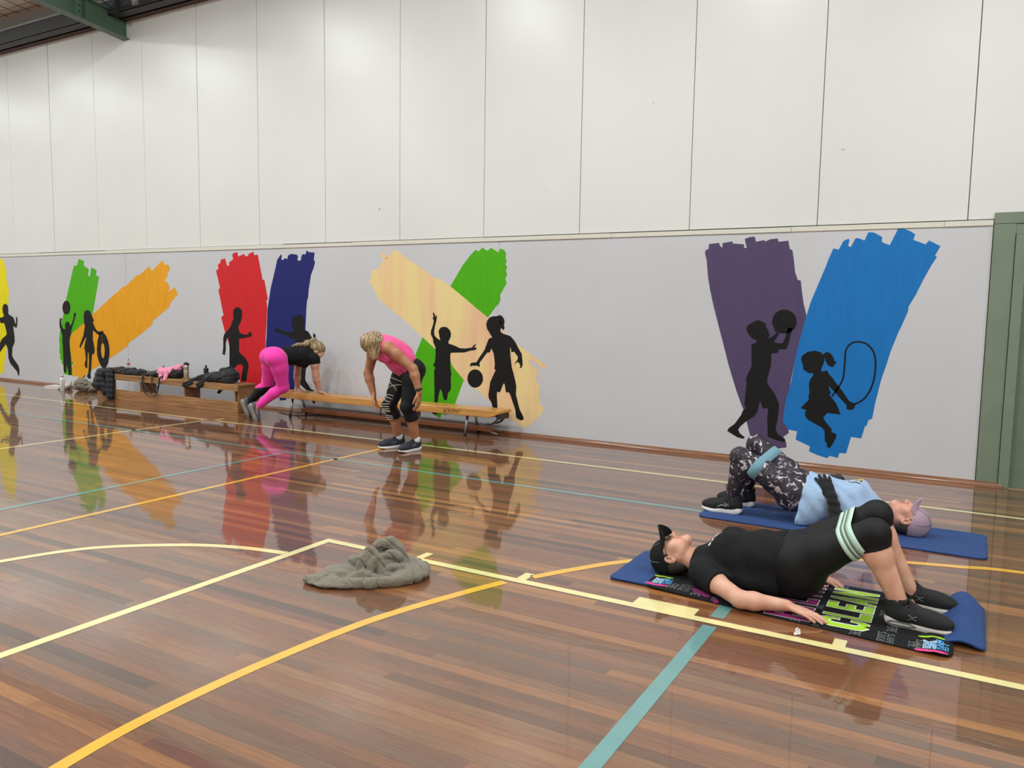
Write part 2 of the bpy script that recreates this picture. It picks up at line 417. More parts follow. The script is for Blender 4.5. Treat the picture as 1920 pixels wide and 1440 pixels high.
# ---------------------------------------------------------------- high bay lamps of the hall
def high_bay(x, y, z, pw, proto=[]):
    r = empty('high_bay_lamp', (x, y, z)); tag(r, 'round high bay lamp hanging from the hall roof', 'lamp', 'high bay lamps in rows under the roof')
    if not proto:
        b = MB(); b.lathe([(0.05, 0.34), (0.09, 0.33), (0.10, 0.20), (0.15, 0.16), (0.27, 0.02), (0.275, 0.0), (0.265, 0.0), (0.14, 0.14), (0.02, 0.15)], n=28)
        body = b.build('housing', mat('lamp_housing', (200, 200, 198), 0.4, metal=0.7), smooth=True)
        h = MB(); h.tube([(0, 0, 0.33), (0, 0, 0.62)], 0.008, 6); hook = h.build('hanger_rod', M_DARK)
        k = NT('lamp_lens'); k.p.inputs['Emission Color'].default_value = (1, 0.98, 0.95, 1); k.p.inputs['Emission Strength'].default_value = 3.0; k.set(Roughness=0.3)
        l = MB(); l.lathe([(0.001, 0.05), (0.235, 0.05), (0.235, 0.045), (0.001, 0.045)], n=28); lens = l.build('lens', k.m)
        proto += [body, hook, lens]
        parts = proto
    else:
        parts = [p.copy() for p in proto]
        for p in parts: COL.objects.link(p)
    for p in parts: p.parent = r
    key = 'high_bay_%.1f' % pw
    ld = bpy.data.lights.get(key) or bpy.data.lights.new(key, 'AREA')
    ld.shape = 'DISK'; ld.size = 0.46; ld.energy = LAMP_WATTS * pw; ld.color = LAMP_COLOUR
    lo = bpy.data.objects.new('light', ld); COL.objects.link(lo); lo.parent = r; lo.location = (0, 0, -0.01)
    l2 = bpy.data.lights.get('up' + key) or bpy.data.lights.new('up' + key, 'POINT')  # extra fill light below the housing, added to lift the dark roof
    l2.shadow_soft_size = 0.17; l2.energy = UPLIGHT_WATTS * pw; l2.color = LAMP_COLOUR
    lo = bpy.data.objects.new('light', l2); COL.objects.link(lo); lo.parent = r; lo.location = (0, 0, -0.20)
    return r
for xx, yy, zz, pw in LAMPS: high_bay(xx, yy, zz, pw)
# outlines of the painted wall art, in metres along the wall (x) and above the floor (z)
STROKES = [
 ('yellow',[[(-14.892,2.168),(-14.834,2.142),(-14.826,2.07),(-14.762,1.948),(-14.776,1.843),(-14.753,1.698),(-14.714,1.633),(-14.749,1.39),(-14.782,1.161),(-14.839,0.832),(-14.853,0.667),(-14.897,0.501),(-14.956,0.332),(-14.999,0.18),(-15.051,0.094),(-15.125,0.124),(-15.176,0.238),(-15.298,0.249),(-15.356,0.649),(-15.374,1.15),(-15.269,1.648),(-15.179,1.976),(-15.081,2.057),(-15.013,2.153),(-14.955,2.12)]]),
 ('green',[[(-12.622,2.118),(-12.479,2.08),(-12.491,2.009),(-12.358,1.949),(-12.389,1.843),(-12.335,1.838),(-12.294,1.978),(-12.155,1.932),(-12.172,1.852),(-12.096,1.822),(-12.301,1.223),(-12.549,1.053),(-12.865,0.885),(-12.922,0.799),(-12.919,0.438),(-12.868,0.432),(-12.883,0.393),(-12.924,0.368),(-12.87,0.201),(-13.013,0.201),(-13.157,0.216),(-13.166,0.364),(-13.211,0.393),(-13.201,0.432),(-13.247,0.461),(-13.236,0.539),(-13.266,0.569),(-13.242,0.726),(-13.259,0.748),(-13.231,0.897),(-13.215,0.928),(-13.009,1.469),(-12.813,1.901),(-12.755,2.015),(-12.674,2.007)]]),
 ('orange',[[(-12.89,0.899),(-12.547,1.075),(-12.301,1.223),(-11.92,1.438),(-11.46,1.686),(-11.438,1.669),(-11.122,1.859),(-11.09,1.838),(-10.851,1.978),(-10.784,1.903),(-10.534,2.061),(-10.473,1.988),(-10.409,2.005),(-10.355,1.929),(-10.425,1.875),(-10.427,1.821),(-10.499,1.759),(-10.42,1.732),(-10.381,1.656),(-10.409,1.592),(-10.265,1.663),(-10.196,1.561),(-10.368,1.437),(-10.392,1.375),(-10.8,1.152),(-10.802,1.103),(-11.075,0.954),(-11.389,0.8),(-11.426,0.748),(-11.605,0.661),(-11.873,0.539),(-11.976,0.505),(-12.202,0.389),(-12.392,0.319),(-12.706,0.141),(-12.779,0.206),(-12.871,0.186),(-12.915,0.229),(-12.907,0.353),(-12.864,0.409),(-12.88,0.439),(-12.922,0.445),(-12.928,0.507),(-12.952,0.736),(-12.932,0.844)]]),
 ('red',[[(-9.359,1.903),(-9.311,1.922),(-9.319,1.981),(-9.27,2.006),(-9.259,2.051),(-9.167,2.069),(-9.128,1.959),(-9.086,1.978),(-9.093,2.01),(-9.004,2.054),(-9.025,2.112),(-9.002,2.137),(-8.921,2.152),(-8.897,2.09),(-8.789,2.124),(-8.753,2.088),(-8.708,2.093),(-8.702,2.119),(-8.603,2.151),(-8.586,2.104),(-8.518,2.109),(-8.498,2.033),(-8.485,1.983),(-8.444,1.82),(-8.436,1.769),(-8.397,1.763),(-8.335,1.5),(-8.362,1.493),(-8.35,1.38),(-8.368,1.166),(-8.39,0.975),(-8.402,0.809),(-8.441,0.654),(-8.482,0.408),(-8.495,0.201),(-8.562,0.066),(-8.783,0.05),(-8.889,0.305),(-9.006,0.535),(-9.103,0.794),(-9.139,0.898),(-9.202,1.034),(-9.273,1.242),(-9.224,1.27),(-9.319,1.622),(-9.286,1.661),(-9.351,1.864)]]),
 ('navy',[[(-8.15,2.034),(-8.08,2.103),(-8.063,2.088),(-8.073,2.033),(-8.038,2.029),(-8.021,2.05),(-7.961,2.043),(-7.952,2.086),(-7.893,2.107),(-7.784,2.095),(-7.767,2.07),(-7.78,2.022),(-7.723,2.015),(-7.7,2.087),(-7.684,2.099),(-7.634,2.095),(-7.612,2.149),(-7.576,2.125),(-7.471,2.115),(-7.488,2.024),(-7.464,1.996),(-7.489,1.922),(-7.539,1.827),(-7.582,1.634),(-7.592,1.537),(-7.614,1.488),(-7.627,1.379),(-7.637,1.244),(-7.647,1.116),(-7.675,0.875),(-7.762,0.624),(-7.833,0.446),(-7.86,0.3),(-8.01,0.203),(-8.011,0.145),(-8.131,0.129),(-8.141,0.179),(-8.222,0.189),(-8.262,0.237),(-8.337,0.468),(-8.402,0.796),(-8.371,1.001),(-8.346,1.368),(-8.279,1.657),(-8.196,1.893)]]),
 ('green',[[(-4.987,2.1),(-4.947,2.078),(-4.896,2.121),(-4.833,2.081),(-4.778,2.115),(-4.682,2.061),(-4.662,2.104),(-4.607,2.088),(-4.58,2.047),(-4.588,2.001),(-4.571,1.961),(-4.587,1.926),(-4.563,1.897),(-4.583,1.851),(-4.562,1.811),(-4.588,1.764),(-4.567,1.718),(-4.66,1.572),(-4.643,1.549),(-4.672,1.49),(-4.808,1.329),(-5.315,0.805),(-5.293,0.753),(-5.13,0.594),(-5.253,0.301),(-5.265,0.237),(-5.36,0.197),(-5.373,0.153),(-5.444,0.164),(-5.469,0.108),(-5.561,0.149),(-5.627,0.198),(-5.936,0.284),(-5.951,0.622),(-5.732,1.075),(-5.328,1.689),(-5.17,1.916),(-5.057,2.039)]]),
 ('cream',[[(-6.149,2.125),(-6.093,2.095),(-5.998,2.031),(-5.765,1.904),(-5.529,1.764),(-5.484,1.771),(-5.417,1.725),(-5.328,1.677),(-5.166,1.569),(-4.964,1.428),(-4.808,1.324),(-4.407,1.028),(-4.303,0.962),(-4.098,0.848),(-4.036,0.797),(-4.052,0.776),(-4.097,0.784),(-4.244,0.871),(-4.272,0.854),(-4.232,0.807),(-4.141,0.752),(-4.151,0.712),(-4.178,0.66),(-4.137,0.603),(-4.114,0.545),(-4.129,0.484),(-4.111,0.426),(-4.121,0.375),(-4.059,0.345),(-4.075,0.309),(-4.118,0.236),(-4.174,0.191),(-4.274,0.102),(-4.332,0.102),(-4.413,0.14),(-4.555,0.215),(-4.627,0.266),(-4.857,0.424),(-4.943,0.491),(-5.124,0.584),(-5.257,0.708),(-5.308,0.763),(-5.321,0.805),(-5.554,0.943),(-5.745,1.08),(-6.012,1.274),(-6.252,1.422),(-6.432,1.541),(-6.44,1.586),(-6.49,1.637),(-6.515,1.701),(-6.565,1.727),(-6.531,1.791),(-6.514,1.881),(-6.399,1.899),(-6.375,1.955),(-6.326,2.012),(-6.253,2.042),(-6.221,2.085),(-6.173,2.103)],[(-6.374,2.088),(-6.342,2.092),(-6.261,2.048),(-6.277,2.024),(-6.326,2.018),(-6.383,2.057)],[(-6.314,2.138),(-6.293,2.141),(-6.256,2.111),(-6.269,2.095),(-6.293,2.112)],[(-4.116,0.664),(-4.094,0.67),(-4.083,0.651),(-4.105,0.64)],[(-4.066,0.399),(-4.049,0.406),(-4.046,0.386),(-4.063,0.382)]]),
 ('purple',[[(-2.282,2.094),(-2.182,2.103),(-2.172,2.074),(-2.15,2.053),(-2.148,2.099),(-2.054,2.114),(-2.048,2.093),(-1.942,2.083),(-1.939,2.048),(-1.915,2.049),(-1.938,2.133),(-1.886,2.151),(-1.843,2.152),(-1.83,2.104),(-1.752,2.118),(-1.748,2.103),(-1.695,2.125),(-1.631,2.129),(-1.621,2.098),(-1.533,2.106),(-1.518,2.03),(-1.493,2.017),(-1.478,1.939),(-1.46,1.816),(-1.433,1.742),(-1.406,1.738),(-1.39,1.636),(-1.371,1.529),(-1.34,1.416),(-1.347,1.382),(-1.418,1.023),(-1.505,0.416),(-1.451,0.336),(-1.444,0.304),(-1.493,0.263),(-1.465,0.212),(-1.458,0.164),(-1.539,0.145),(-1.736,0.125),(-1.805,0.249),(-1.843,0.377),(-1.874,0.483),(-1.903,0.546),(-1.951,0.662),(-2.007,0.822),(-2.044,0.929),(-2.069,1.015),(-2.098,1.114),(-2.138,1.243),(-2.174,1.364),(-2.215,1.502),(-2.251,1.641),(-2.278,1.771),(-2.298,1.935),(-2.319,2.013),(-2.311,2.035),(-2.283,2.047)]]),
 ('blue',[[(-1.137,2.026),(-1.091,2.014),(-1.054,2.091),(-1.012,2.11),(-1.004,2.094),(-1.014,2.046),(-0.99,2.036),(-0.955,2.112),(-0.933,2.113),(-0.88,2.09),(-0.852,2.162),(-0.808,2.158),(-0.738,2.117),(-0.737,2.071),(-0.673,2.044),(-0.645,2.111),(-0.614,2.185),(-0.568,2.183),(-0.518,2.16),(-0.477,2.132),(-0.49,2.085),(-0.393,2.043),(-0.368,2.076),(-0.279,2.025),(-0.315,1.947),(-0.3,1.934),(-0.337,1.868),(-0.391,1.747),(-0.445,1.609),(-0.495,1.508),(-0.496,1.469),(-0.535,1.352),(-0.56,1.289),(-0.614,1.114),(-0.64,0.999),(-0.677,0.857),(-0.715,0.635),(-0.731,0.502),(-0.762,0.485),(-0.773,0.433),(-0.787,0.427),(-0.813,0.312),(-0.898,0.319),(-0.932,0.162),(-0.989,0.161),(-1.001,0.113),(-1.074,0.126),(-1.092,0.1),(-1.176,0.12),(-1.256,0.148),(-1.249,0.196),(-1.381,0.247),(-1.37,0.327),(-1.451,0.336),(-1.505,0.416),(-1.489,0.598),(-1.447,0.791),(-1.411,1.075),(-1.346,1.388),(-1.338,1.419),(-1.309,1.538),(-1.292,1.587),(-1.254,1.693),(-1.194,1.862),(-1.174,1.926)]]),
]
FIGURES = {
 'runner': [[(-14.885,1.364),(-14.81,1.364),(-14.76,1.324),(-14.754,1.259),(-14.765,1.194),(-14.722,1.17),(-14.622,1.14),(-14.582,1.092),(-14.55,1.012),(-14.527,1.053),(-14.525,1.142),(-14.504,1.153),(-14.478,1.11),(-14.491,1.021),(-14.52,0.947),(-14.549,0.955),(-14.626,0.977),(-14.617,0.904),(-14.597,0.791),(-14.599,0.701),(-14.631,0.659),(-14.68,0.6),(-14.701,0.46),(-14.68,0.419),(-14.514,0.288),(-14.486,0.208),(-14.505,0.117),(-14.535,0.107),(-14.567,0.179),(-14.777,0.316),(-14.824,0.405),(-14.831,0.569),(-14.884,0.65),(-14.948,0.606),(-15.061,0.519),(-15.193,0.405),(-15.297,0.266),(-15.343,0.272),(-15.268,0.418),(-15.129,0.607),(-15.012,0.736),(-14.887,0.798),(-14.839,0.832),(-14.862,0.914),(-14.9,1.003),(-14.913,1.027),(-15.004,1.017),(-15.061,1.057),(-15.165,1.079),(-15.22,1.153),(-15.188,1.17),(-15.101,1.114),(-14.95,1.125),(-14.902,1.159),(-14.929,1.191),(-14.944,1.256),(-14.933,1.322)]],
 'ballboy': [[(-13.2,1.157),(-13.144,1.131),(-13.173,1.091),(-13.168,1.038),(-13.133,0.977),(-13.068,0.966),(-13.068,1.04),(-13.042,1.084),(-12.994,1.095),(-12.938,1.074),(-12.928,1.028),(-12.88,1.06),(-12.813,1.176),(-12.817,1.232),(-12.773,1.245),(-12.741,1.227),(-12.77,1.176),(-12.842,1.046),(-12.886,0.968),(-12.917,0.876),(-12.956,0.798),(-12.963,0.69),(-12.939,0.537),(-12.933,0.352),(-12.934,0.213),(-13.013,0.201),(-13.061,0.384),(-13.087,0.235),(-13.155,0.247),(-13.154,0.574),(-13.153,0.675),(-13.163,0.729),(-13.154,0.853),(-13.189,0.929),(-13.224,1.005),(-13.227,1.067)],[(-12.899,1.326),(-12.902,1.306),(-12.908,1.287),(-12.917,1.269),(-12.93,1.252),(-12.944,1.238),(-12.961,1.226),(-12.979,1.217),(-12.998,1.212),(-13.018,1.21),(-13.037,1.211),(-13.056,1.216),(-13.073,1.224),(-13.089,1.235),(-13.102,1.249),(-13.112,1.266),(-13.119,1.284),(-13.123,1.303),(-13.123,1.323),(-13.12,1.343),(-13.114,1.362),(-13.104,1.381),(-13.092,1.397),(-13.077,1.411),(-13.06,1.423),(-13.042,1.432),(-13.023,1.437),(-13.003,1.439),(-12.984,1.437),(-12.965,1.432),(-12.948,1.424),(-12.933,1.413),(-12.92,1.399),(-12.91,1.383),(-12.903,1.365),(-12.899,1.346)]],
 'tyregirl': [[(-12.434,1.298),(-12.372,1.281),(-12.326,1.222),(-12.263,1.119),(-12.296,1.107),(-12.285,1.074),(-12.217,0.979),(-12.157,0.956),(-12.071,0.961),(-12.074,0.917),(-12.148,0.896),(-12.196,0.913),(-12.304,0.969),(-12.313,0.819),(-12.272,0.664),(-12.288,0.595),(-12.352,0.57),(-12.392,0.319),(-12.414,0.234),(-12.399,0.19),(-12.45,0.172),(-12.512,0.199),(-12.505,0.229),(-12.47,0.269),(-12.441,0.453),(-12.442,0.604),(-12.462,0.603),(-12.484,0.451),(-12.49,0.352),(-12.528,0.342),(-12.563,0.394),(-12.553,0.44),(-12.525,0.479),(-12.54,0.653),(-12.56,0.66),(-12.534,0.751),(-12.5,0.813),(-12.497,0.858),(-12.633,0.702),(-12.656,0.668),(-12.685,0.685),(-12.678,0.716),(-12.572,0.871),(-12.517,1.039),(-12.539,1.083),(-12.539,1.219),(-12.51,1.272)],[(-12.084,0.956),(-12.046,0.977),(-12.024,0.94),(-11.955,0.883),(-11.907,0.796),(-11.884,0.687),(-11.889,0.598),(-11.93,0.462),(-11.982,0.393),(-12.044,0.367),(-12.109,0.382),(-12.173,0.466),(-12.216,0.569),(-12.217,0.673),(-12.19,0.809),(-12.143,0.907),(-12.087,0.946),(-12.067,0.776),(-12.094,0.738),(-12.111,0.648),(-12.094,0.559),(-12.062,0.523),(-12.028,0.562),(-12.009,0.652),(-12.023,0.748),(-12.062,0.779)]],
 'redman': [[(-8.946,1.391),(-8.881,1.379),(-8.841,1.335),(-8.843,1.257),(-8.867,1.192),(-8.915,1.133),(-8.922,1.094),(-8.899,1.036),(-8.835,1.01),(-8.733,1.013),(-8.714,1.042),(-8.682,1.053),(-8.654,1.011),(-8.666,0.988),(-8.789,0.962),(-8.92,0.942),(-8.912,0.88),(-8.918,0.788),(-8.906,0.75),(-8.805,0.689),(-8.733,0.614),(-8.731,0.563),(-8.755,0.483),(-8.775,0.391),(-8.791,0.351),(-8.888,0.345),(-8.867,0.464),(-8.836,0.557),(-8.882,0.594),(-8.948,0.578),(-9.015,0.528),(-9.115,0.371),(-9.313,0.159),(-9.353,0.136),(-9.392,0.153),(-9.23,0.351),(-9.12,0.543),(-9.112,0.82),(-9.111,0.872),(-9.128,0.951),(-9.156,0.95),(-9.187,0.87),(-9.19,0.777),(-9.211,0.704),(-9.259,0.715),(-9.24,0.815),(-9.237,0.947),(-9.216,1.0),(-9.134,1.062),(-9.075,1.122),(-9.045,1.188),(-9.016,1.228),(-9.027,1.293),(-9.013,1.358)]],
 'blueboy': [[(-8.205,1.113),(-8.149,1.117),(-8.097,1.091),(-7.977,1.069),(-7.857,1.073),(-7.848,1.11),(-7.89,1.14),(-7.898,1.214),(-7.88,1.27),(-7.82,1.287),(-7.736,1.304),(-7.686,1.286),(-7.662,1.232),(-7.671,1.17),(-7.697,1.133),(-7.664,1.107),(-7.597,1.087),(-7.557,1.039),(-7.524,0.997),(-7.508,1.004),(-7.51,1.071),(-7.466,1.048),(-7.467,0.969),(-7.476,0.932),(-7.543,0.819),(-7.561,0.684),(-7.586,0.658),(-7.645,0.593),(-7.66,0.475),(-7.656,0.438),(-7.563,0.326),(-7.486,0.304),(-7.541,0.294),(-7.645,0.308),(-7.756,0.376),(-7.754,0.625),(-7.811,0.746),(-7.825,0.944),(-7.859,0.98),(-7.944,0.983),(-7.952,1.008),(-8.115,1.053),(-8.194,1.057),(-8.211,1.088)],[(-7.541,0.266),(-7.48,0.27),(-7.481,0.198),(-7.488,0.139),(-7.518,0.134),(-7.534,0.155)]],
 'reachchild': [[(-5.574,1.377),(-5.561,1.361),(-5.537,1.319),(-5.528,1.346),(-5.521,1.338),(-5.528,1.277),(-5.549,1.213),(-5.562,1.144),(-5.555,1.097),(-5.516,1.066),(-5.47,1.041),(-5.484,1.083),(-5.497,1.146),(-5.488,1.173),(-5.459,1.198),(-5.418,1.206),(-5.376,1.2),(-5.338,1.172),(-5.318,1.13),(-5.324,1.083),(-5.355,1.03),(-5.349,1.006),(-5.31,1.0),(-5.247,0.981),(-5.191,0.96),(-5.11,0.96),(-5.023,0.974),(-4.993,1.008),(-4.957,1.018),(-4.981,0.996),(-4.989,0.975),(-4.956,0.977),(-4.968,0.95),(-4.998,0.944),(-5.047,0.937),(-5.121,0.913),(-5.31,0.902),(-5.325,0.889),(-5.324,0.805),(-5.323,0.72),(-5.314,0.668),(-5.305,0.658),(-5.317,0.615),(-5.312,0.488),(-5.33,0.444),(-5.358,0.421),(-5.362,0.368),(-5.374,0.335),(-5.406,0.331),(-5.429,0.374),(-5.439,0.427),(-5.466,0.462),(-5.478,0.424),(-5.491,0.38),(-5.503,0.304),(-5.505,0.196),(-5.509,0.158),(-5.548,0.148),(-5.587,0.158),(-5.574,0.186),(-5.552,0.204),(-5.552,0.408),(-5.557,0.569),(-5.558,0.687),(-5.542,0.704),(-5.546,0.725),(-5.572,0.729),(-5.565,0.761),(-5.546,0.783),(-5.538,0.88),(-5.541,0.954),(-5.574,1.016),(-5.578,1.054),(-5.61,1.111),(-5.607,1.154),(-5.582,1.218),(-5.567,1.271),(-5.589,1.313),(-5.57,1.313),(-5.583,1.355)]],
 'dribblegirl': [[(-4.833,1.247),(-4.821,1.288),(-4.792,1.324),(-4.745,1.342),(-4.68,1.346),(-4.662,1.357),(-4.627,1.352),(-4.597,1.318),(-4.588,1.283),(-4.596,1.244),(-4.635,1.251),(-4.649,1.261),(-4.652,1.292),(-4.644,1.297),(-4.634,1.272),(-4.632,1.254),(-4.596,1.242),(-4.587,1.213),(-4.601,1.187),(-4.63,1.211),(-4.642,1.196),(-4.636,1.166),(-4.6,1.147),(-4.512,1.125),(-4.477,1.096),(-4.442,1.057),(-4.406,0.998),(-4.359,0.93),(-4.346,0.841),(-4.345,0.801),(-4.362,0.77),(-4.385,0.769),(-4.373,0.789),(-4.385,0.819),(-4.415,0.838),(-4.448,0.801),(-4.438,0.831),(-4.409,0.868),(-4.41,0.898),(-4.451,0.941),(-4.457,0.951),(-4.492,0.94),(-4.5,0.984),(-4.512,0.994),(-4.502,0.884),(-4.483,0.764),(-4.464,0.714),(-4.434,0.615),(-4.421,0.555),(-4.425,0.464),(-4.4,0.385),(-4.376,0.306),(-4.334,0.238),(-4.319,0.204),(-4.327,0.183),(-4.356,0.178),(-4.403,0.192),(-4.42,0.216),(-4.43,0.291),(-4.464,0.37),(-4.5,0.459),(-4.524,0.488),(-4.548,0.476),(-4.56,0.496),(-4.573,0.566),(-4.585,0.586),(-4.602,0.554),(-4.63,0.486),(-4.642,0.475),(-4.672,0.483),(-4.677,0.437),(-4.67,0.365),(-4.666,0.299),(-4.644,0.223),(-4.649,0.207),(-4.745,0.2),(-4.728,0.289),(-4.747,0.349),(-4.784,0.398),(-4.791,0.439),(-4.78,0.502),(-4.769,0.585),(-4.728,0.669),(-4.696,0.732),(-4.717,0.741),(-4.709,0.783),(-4.713,0.833),(-4.726,0.914),(-4.757,0.974),(-4.78,0.927),(-4.81,0.926),(-4.84,0.894),(-4.917,0.798),(-4.91,0.752),(-4.935,0.761),(-4.947,0.766),(-5.027,0.762),(-5.039,0.745),(-5.048,0.776),(-5.027,0.798),(-4.96,0.806),(-4.918,0.865),(-4.853,0.95),(-4.818,1.033),(-4.794,1.085),(-4.749,1.102),(-4.783,1.146),(-4.82,1.196)],[(-4.866,0.622),(-4.867,0.604),(-4.872,0.585),(-4.88,0.568),(-4.89,0.552),(-4.903,0.538),(-4.918,0.527),(-4.935,0.518),(-4.953,0.512),(-4.972,0.509),(-4.991,0.509),(-5.009,0.513),(-5.026,0.52),(-5.042,0.53),(-5.055,0.542),(-5.066,0.557),(-5.075,0.573),(-5.08,0.591),(-5.082,0.61),(-5.08,0.628),(-5.076,0.647),(-5.068,0.664),(-5.057,0.68),(-5.044,0.694),(-5.029,0.706),(-5.012,0.714),(-4.993,0.72),(-4.975,0.723),(-4.956,0.722),(-4.938,0.718),(-4.921,0.711),(-4.905,0.701),(-4.892,0.689),(-4.881,0.675),(-4.873,0.658),(-4.868,0.641)]],
 'throwboy': [[(-1.775,1.363),(-1.723,1.343),(-1.696,1.319),(-1.706,1.315),(-1.694,1.291),(-1.678,1.27),(-1.672,1.242),(-1.662,1.218),(-1.67,1.202),(-1.69,1.182),(-1.659,1.197),(-1.62,1.227),(-1.6,1.244),(-1.627,1.272),(-1.63,1.293),(-1.611,1.267),(-1.58,1.249),(-1.584,1.226),(-1.622,1.159),(-1.586,1.152),(-1.55,1.148),(-1.533,1.165),(-1.509,1.251),(-1.501,1.296),(-1.456,1.297),(-1.469,1.25),(-1.485,1.156),(-1.497,1.108),(-1.517,1.094),(-1.573,1.092),(-1.579,1.058),(-1.642,1.05),(-1.639,1.013),(-1.639,0.928),(-1.654,0.864),(-1.665,0.82),(-1.666,0.767),(-1.638,0.726),(-1.583,0.655),(-1.548,0.572),(-1.546,0.509),(-1.553,0.444),(-1.568,0.325),(-1.545,0.284),(-1.477,0.243),(-1.471,0.222),(-1.501,0.214),(-1.584,0.232),(-1.637,0.249),(-1.644,0.351),(-1.651,0.447),(-1.643,0.501),(-1.655,0.527),(-1.693,0.517),(-1.708,0.55),(-1.723,0.592),(-1.734,0.548),(-1.742,0.493),(-1.771,0.437),(-1.853,0.376),(-1.905,0.322),(-1.92,0.293),(-1.902,0.256),(-1.852,0.223),(-1.868,0.208),(-1.922,0.216),(-2.005,0.258),(-2.027,0.272),(-2.012,0.301),(-1.96,0.344),(-1.899,0.437),(-1.885,0.482),(-1.854,0.512),(-1.871,0.532),(-1.866,0.657),(-1.86,0.766),(-1.869,0.776),(-1.862,0.82),(-1.819,0.919),(-1.83,1.111),(-1.823,1.133),(-1.782,1.15),(-1.788,1.172),(-1.825,1.186),(-1.864,1.228),(-1.885,1.27),(-1.878,1.307),(-1.832,1.34)],[(-1.424,1.357),(-1.424,1.343),(-1.426,1.328),(-1.43,1.314),(-1.436,1.301),(-1.443,1.289),(-1.452,1.277),(-1.463,1.267),(-1.474,1.259),(-1.487,1.252),(-1.5,1.247),(-1.514,1.243),(-1.529,1.242),(-1.543,1.243),(-1.558,1.245),(-1.572,1.249),(-1.585,1.256),(-1.598,1.263),(-1.609,1.273),(-1.619,1.284),(-1.628,1.296),(-1.635,1.309),(-1.641,1.323),(-1.644,1.337),(-1.646,1.352),(-1.646,1.367),(-1.643,1.382),(-1.639,1.396),(-1.633,1.409),(-1.626,1.421),(-1.617,1.433),(-1.606,1.443),(-1.594,1.451),(-1.582,1.458),(-1.568,1.463),(-1.554,1.466),(-1.539,1.467),(-1.525,1.466),(-1.511,1.464),(-1.497,1.459),(-1.484,1.453),(-1.471,1.445),(-1.46,1.435),(-1.45,1.425),(-1.441,1.413),(-1.434,1.4),(-1.429,1.386),(-1.426,1.372)]],
 'ropegirl': [[(-1.368,1.015),(-1.355,1.046),(-1.312,1.079),(-1.254,1.092),(-1.204,1.084),(-1.174,1.059),(-1.151,1.084),(-1.117,1.077),(-1.092,1.048),(-1.07,0.998),(-1.056,1.004),(-1.064,0.978),(-1.088,0.971),(-1.068,0.962),(-1.092,0.948),(-1.126,0.959),(-1.147,0.994),(-1.16,1.034),(-1.163,0.993),(-1.187,0.92),(-1.181,0.902),(-1.13,0.915),(-1.122,0.888),(-1.087,0.854),(-1.056,0.809),(-0.995,0.737),(-0.934,0.649),(-0.905,0.633),(-0.881,0.632),(-0.874,0.618),(-0.888,0.576),(-0.92,0.563),(-0.949,0.571),(-0.952,0.607),(-0.99,0.645),(-1.061,0.722),(-1.116,0.775),(-1.105,0.74),(-1.089,0.71),(-1.103,0.69),(-1.087,0.669),(-1.046,0.625),(-1.02,0.576),(-0.998,0.516),(-1.051,0.519),(-1.113,0.522),(-1.145,0.478),(-1.124,0.438),(-1.067,0.376),(-1.066,0.345),(-1.032,0.338),(-1.021,0.313),(-1.046,0.248),(-1.077,0.195),(-1.1,0.206),(-1.104,0.248),(-1.119,0.251),(-1.129,0.355),(-1.155,0.384),(-1.23,0.419),(-1.281,0.446),(-1.304,0.475),(-1.309,0.517),(-1.295,0.534),(-1.35,0.55),(-1.28,0.634),(-1.286,0.66),(-1.278,0.697),(-1.287,0.78),(-1.279,0.822),(-1.252,0.865),(-1.255,0.883),(-1.292,0.881),(-1.328,0.902),(-1.348,0.922),(-1.345,0.948),(-1.358,0.974)]],
}
ROPE = [(-1.084,0.674),(-1.06,0.712),(-1.021,0.781),(-0.996,0.839),(-0.989,0.9),(-0.986,1.022),(-0.985,1.093),(-0.969,1.139),(-0.933,1.176),(-0.887,1.187),(-0.832,1.179),(-0.784,1.146),(-0.749,1.093),(-0.731,1.014),(-0.73,0.914),(-0.74,0.834),(-0.763,0.752),(-0.805,0.679),(-0.849,0.64),(-0.881,0.624)]
# ---------------------------------------------------------------- wall paintings: thin paint layers on the grey boards
def stroke_mat(name, rgb, second=None):
    k = NT('mural_' + name); geo = k.n('NewGeometry')
    mp = k.n('Mapping'); mp.inputs['Scale'].default_value = (2.2, 1, 0.35); k.l(geo.outputs['Position'], mp.inputs['Vector'])
    n = k.n('TexNoise', i_Scale=1.6 if second else 12.0, i_Detail=5.0); k.l(mp.outputs['Vector'], n.inputs['Vector'])
    c = lin(*rgb); d = lin(*second) if second else tuple(x * 0.93 for x in c[:3]) + (1,)
    r = k.ramp([(0.42, c), (0.62, d)]); k.l(n.outputs['Fac'], r.inputs['Fac']); k.l(r.outputs['Color'], k.p.inputs['Base Color'])
    k.set(Roughness=0.5); k.p.inputs['Specular IOR Level'].default_value = 0.25
    return k.m
SM = {'yellow': stroke_mat('yellow', (238, 222, 8)), 'green': stroke_mat('green', (78, 176, 6)), 'orange': stroke_mat('orange', (236, 164, 28)),
      'red': stroke_mat('red', (212, 34, 42)), 'navy': stroke_mat('navy', (28, 34, 108)), 'cream': stroke_mat('cream', (236, 212, 150), (234, 188, 150)),
      'purple': stroke_mat('purple', (84, 70, 104)), 'blue': stroke_mat('blue', (24, 116, 190)), 'black': stroke_mat('black', (18, 18, 19))}
def paint_poly(name, polys, y, m, label):
    mb = MB()
    for q in polys:
        n = len(q); mb.add([(x, y, z) for x, z in q], [tuple(range(n))])
    o = mb.build(name, m, wall, tri=True); o['label'] = label
    return o
SL_ = {'yellow': 'yellow brush stroke painted at the left end of the wall', 'orange': 'slanting orange brush stroke', 'red': 'red brush stroke behind the wooden box bench',
       'navy': 'navy brush stroke beside the red one', 'cream': 'slanting cream brush stroke', 'purple': 'purple brush stroke', 'blue': 'bright blue brush stroke near the green door'}
gl = iter(('upright green brush stroke beside the orange one', 'green brush stroke crossing the cream one'))
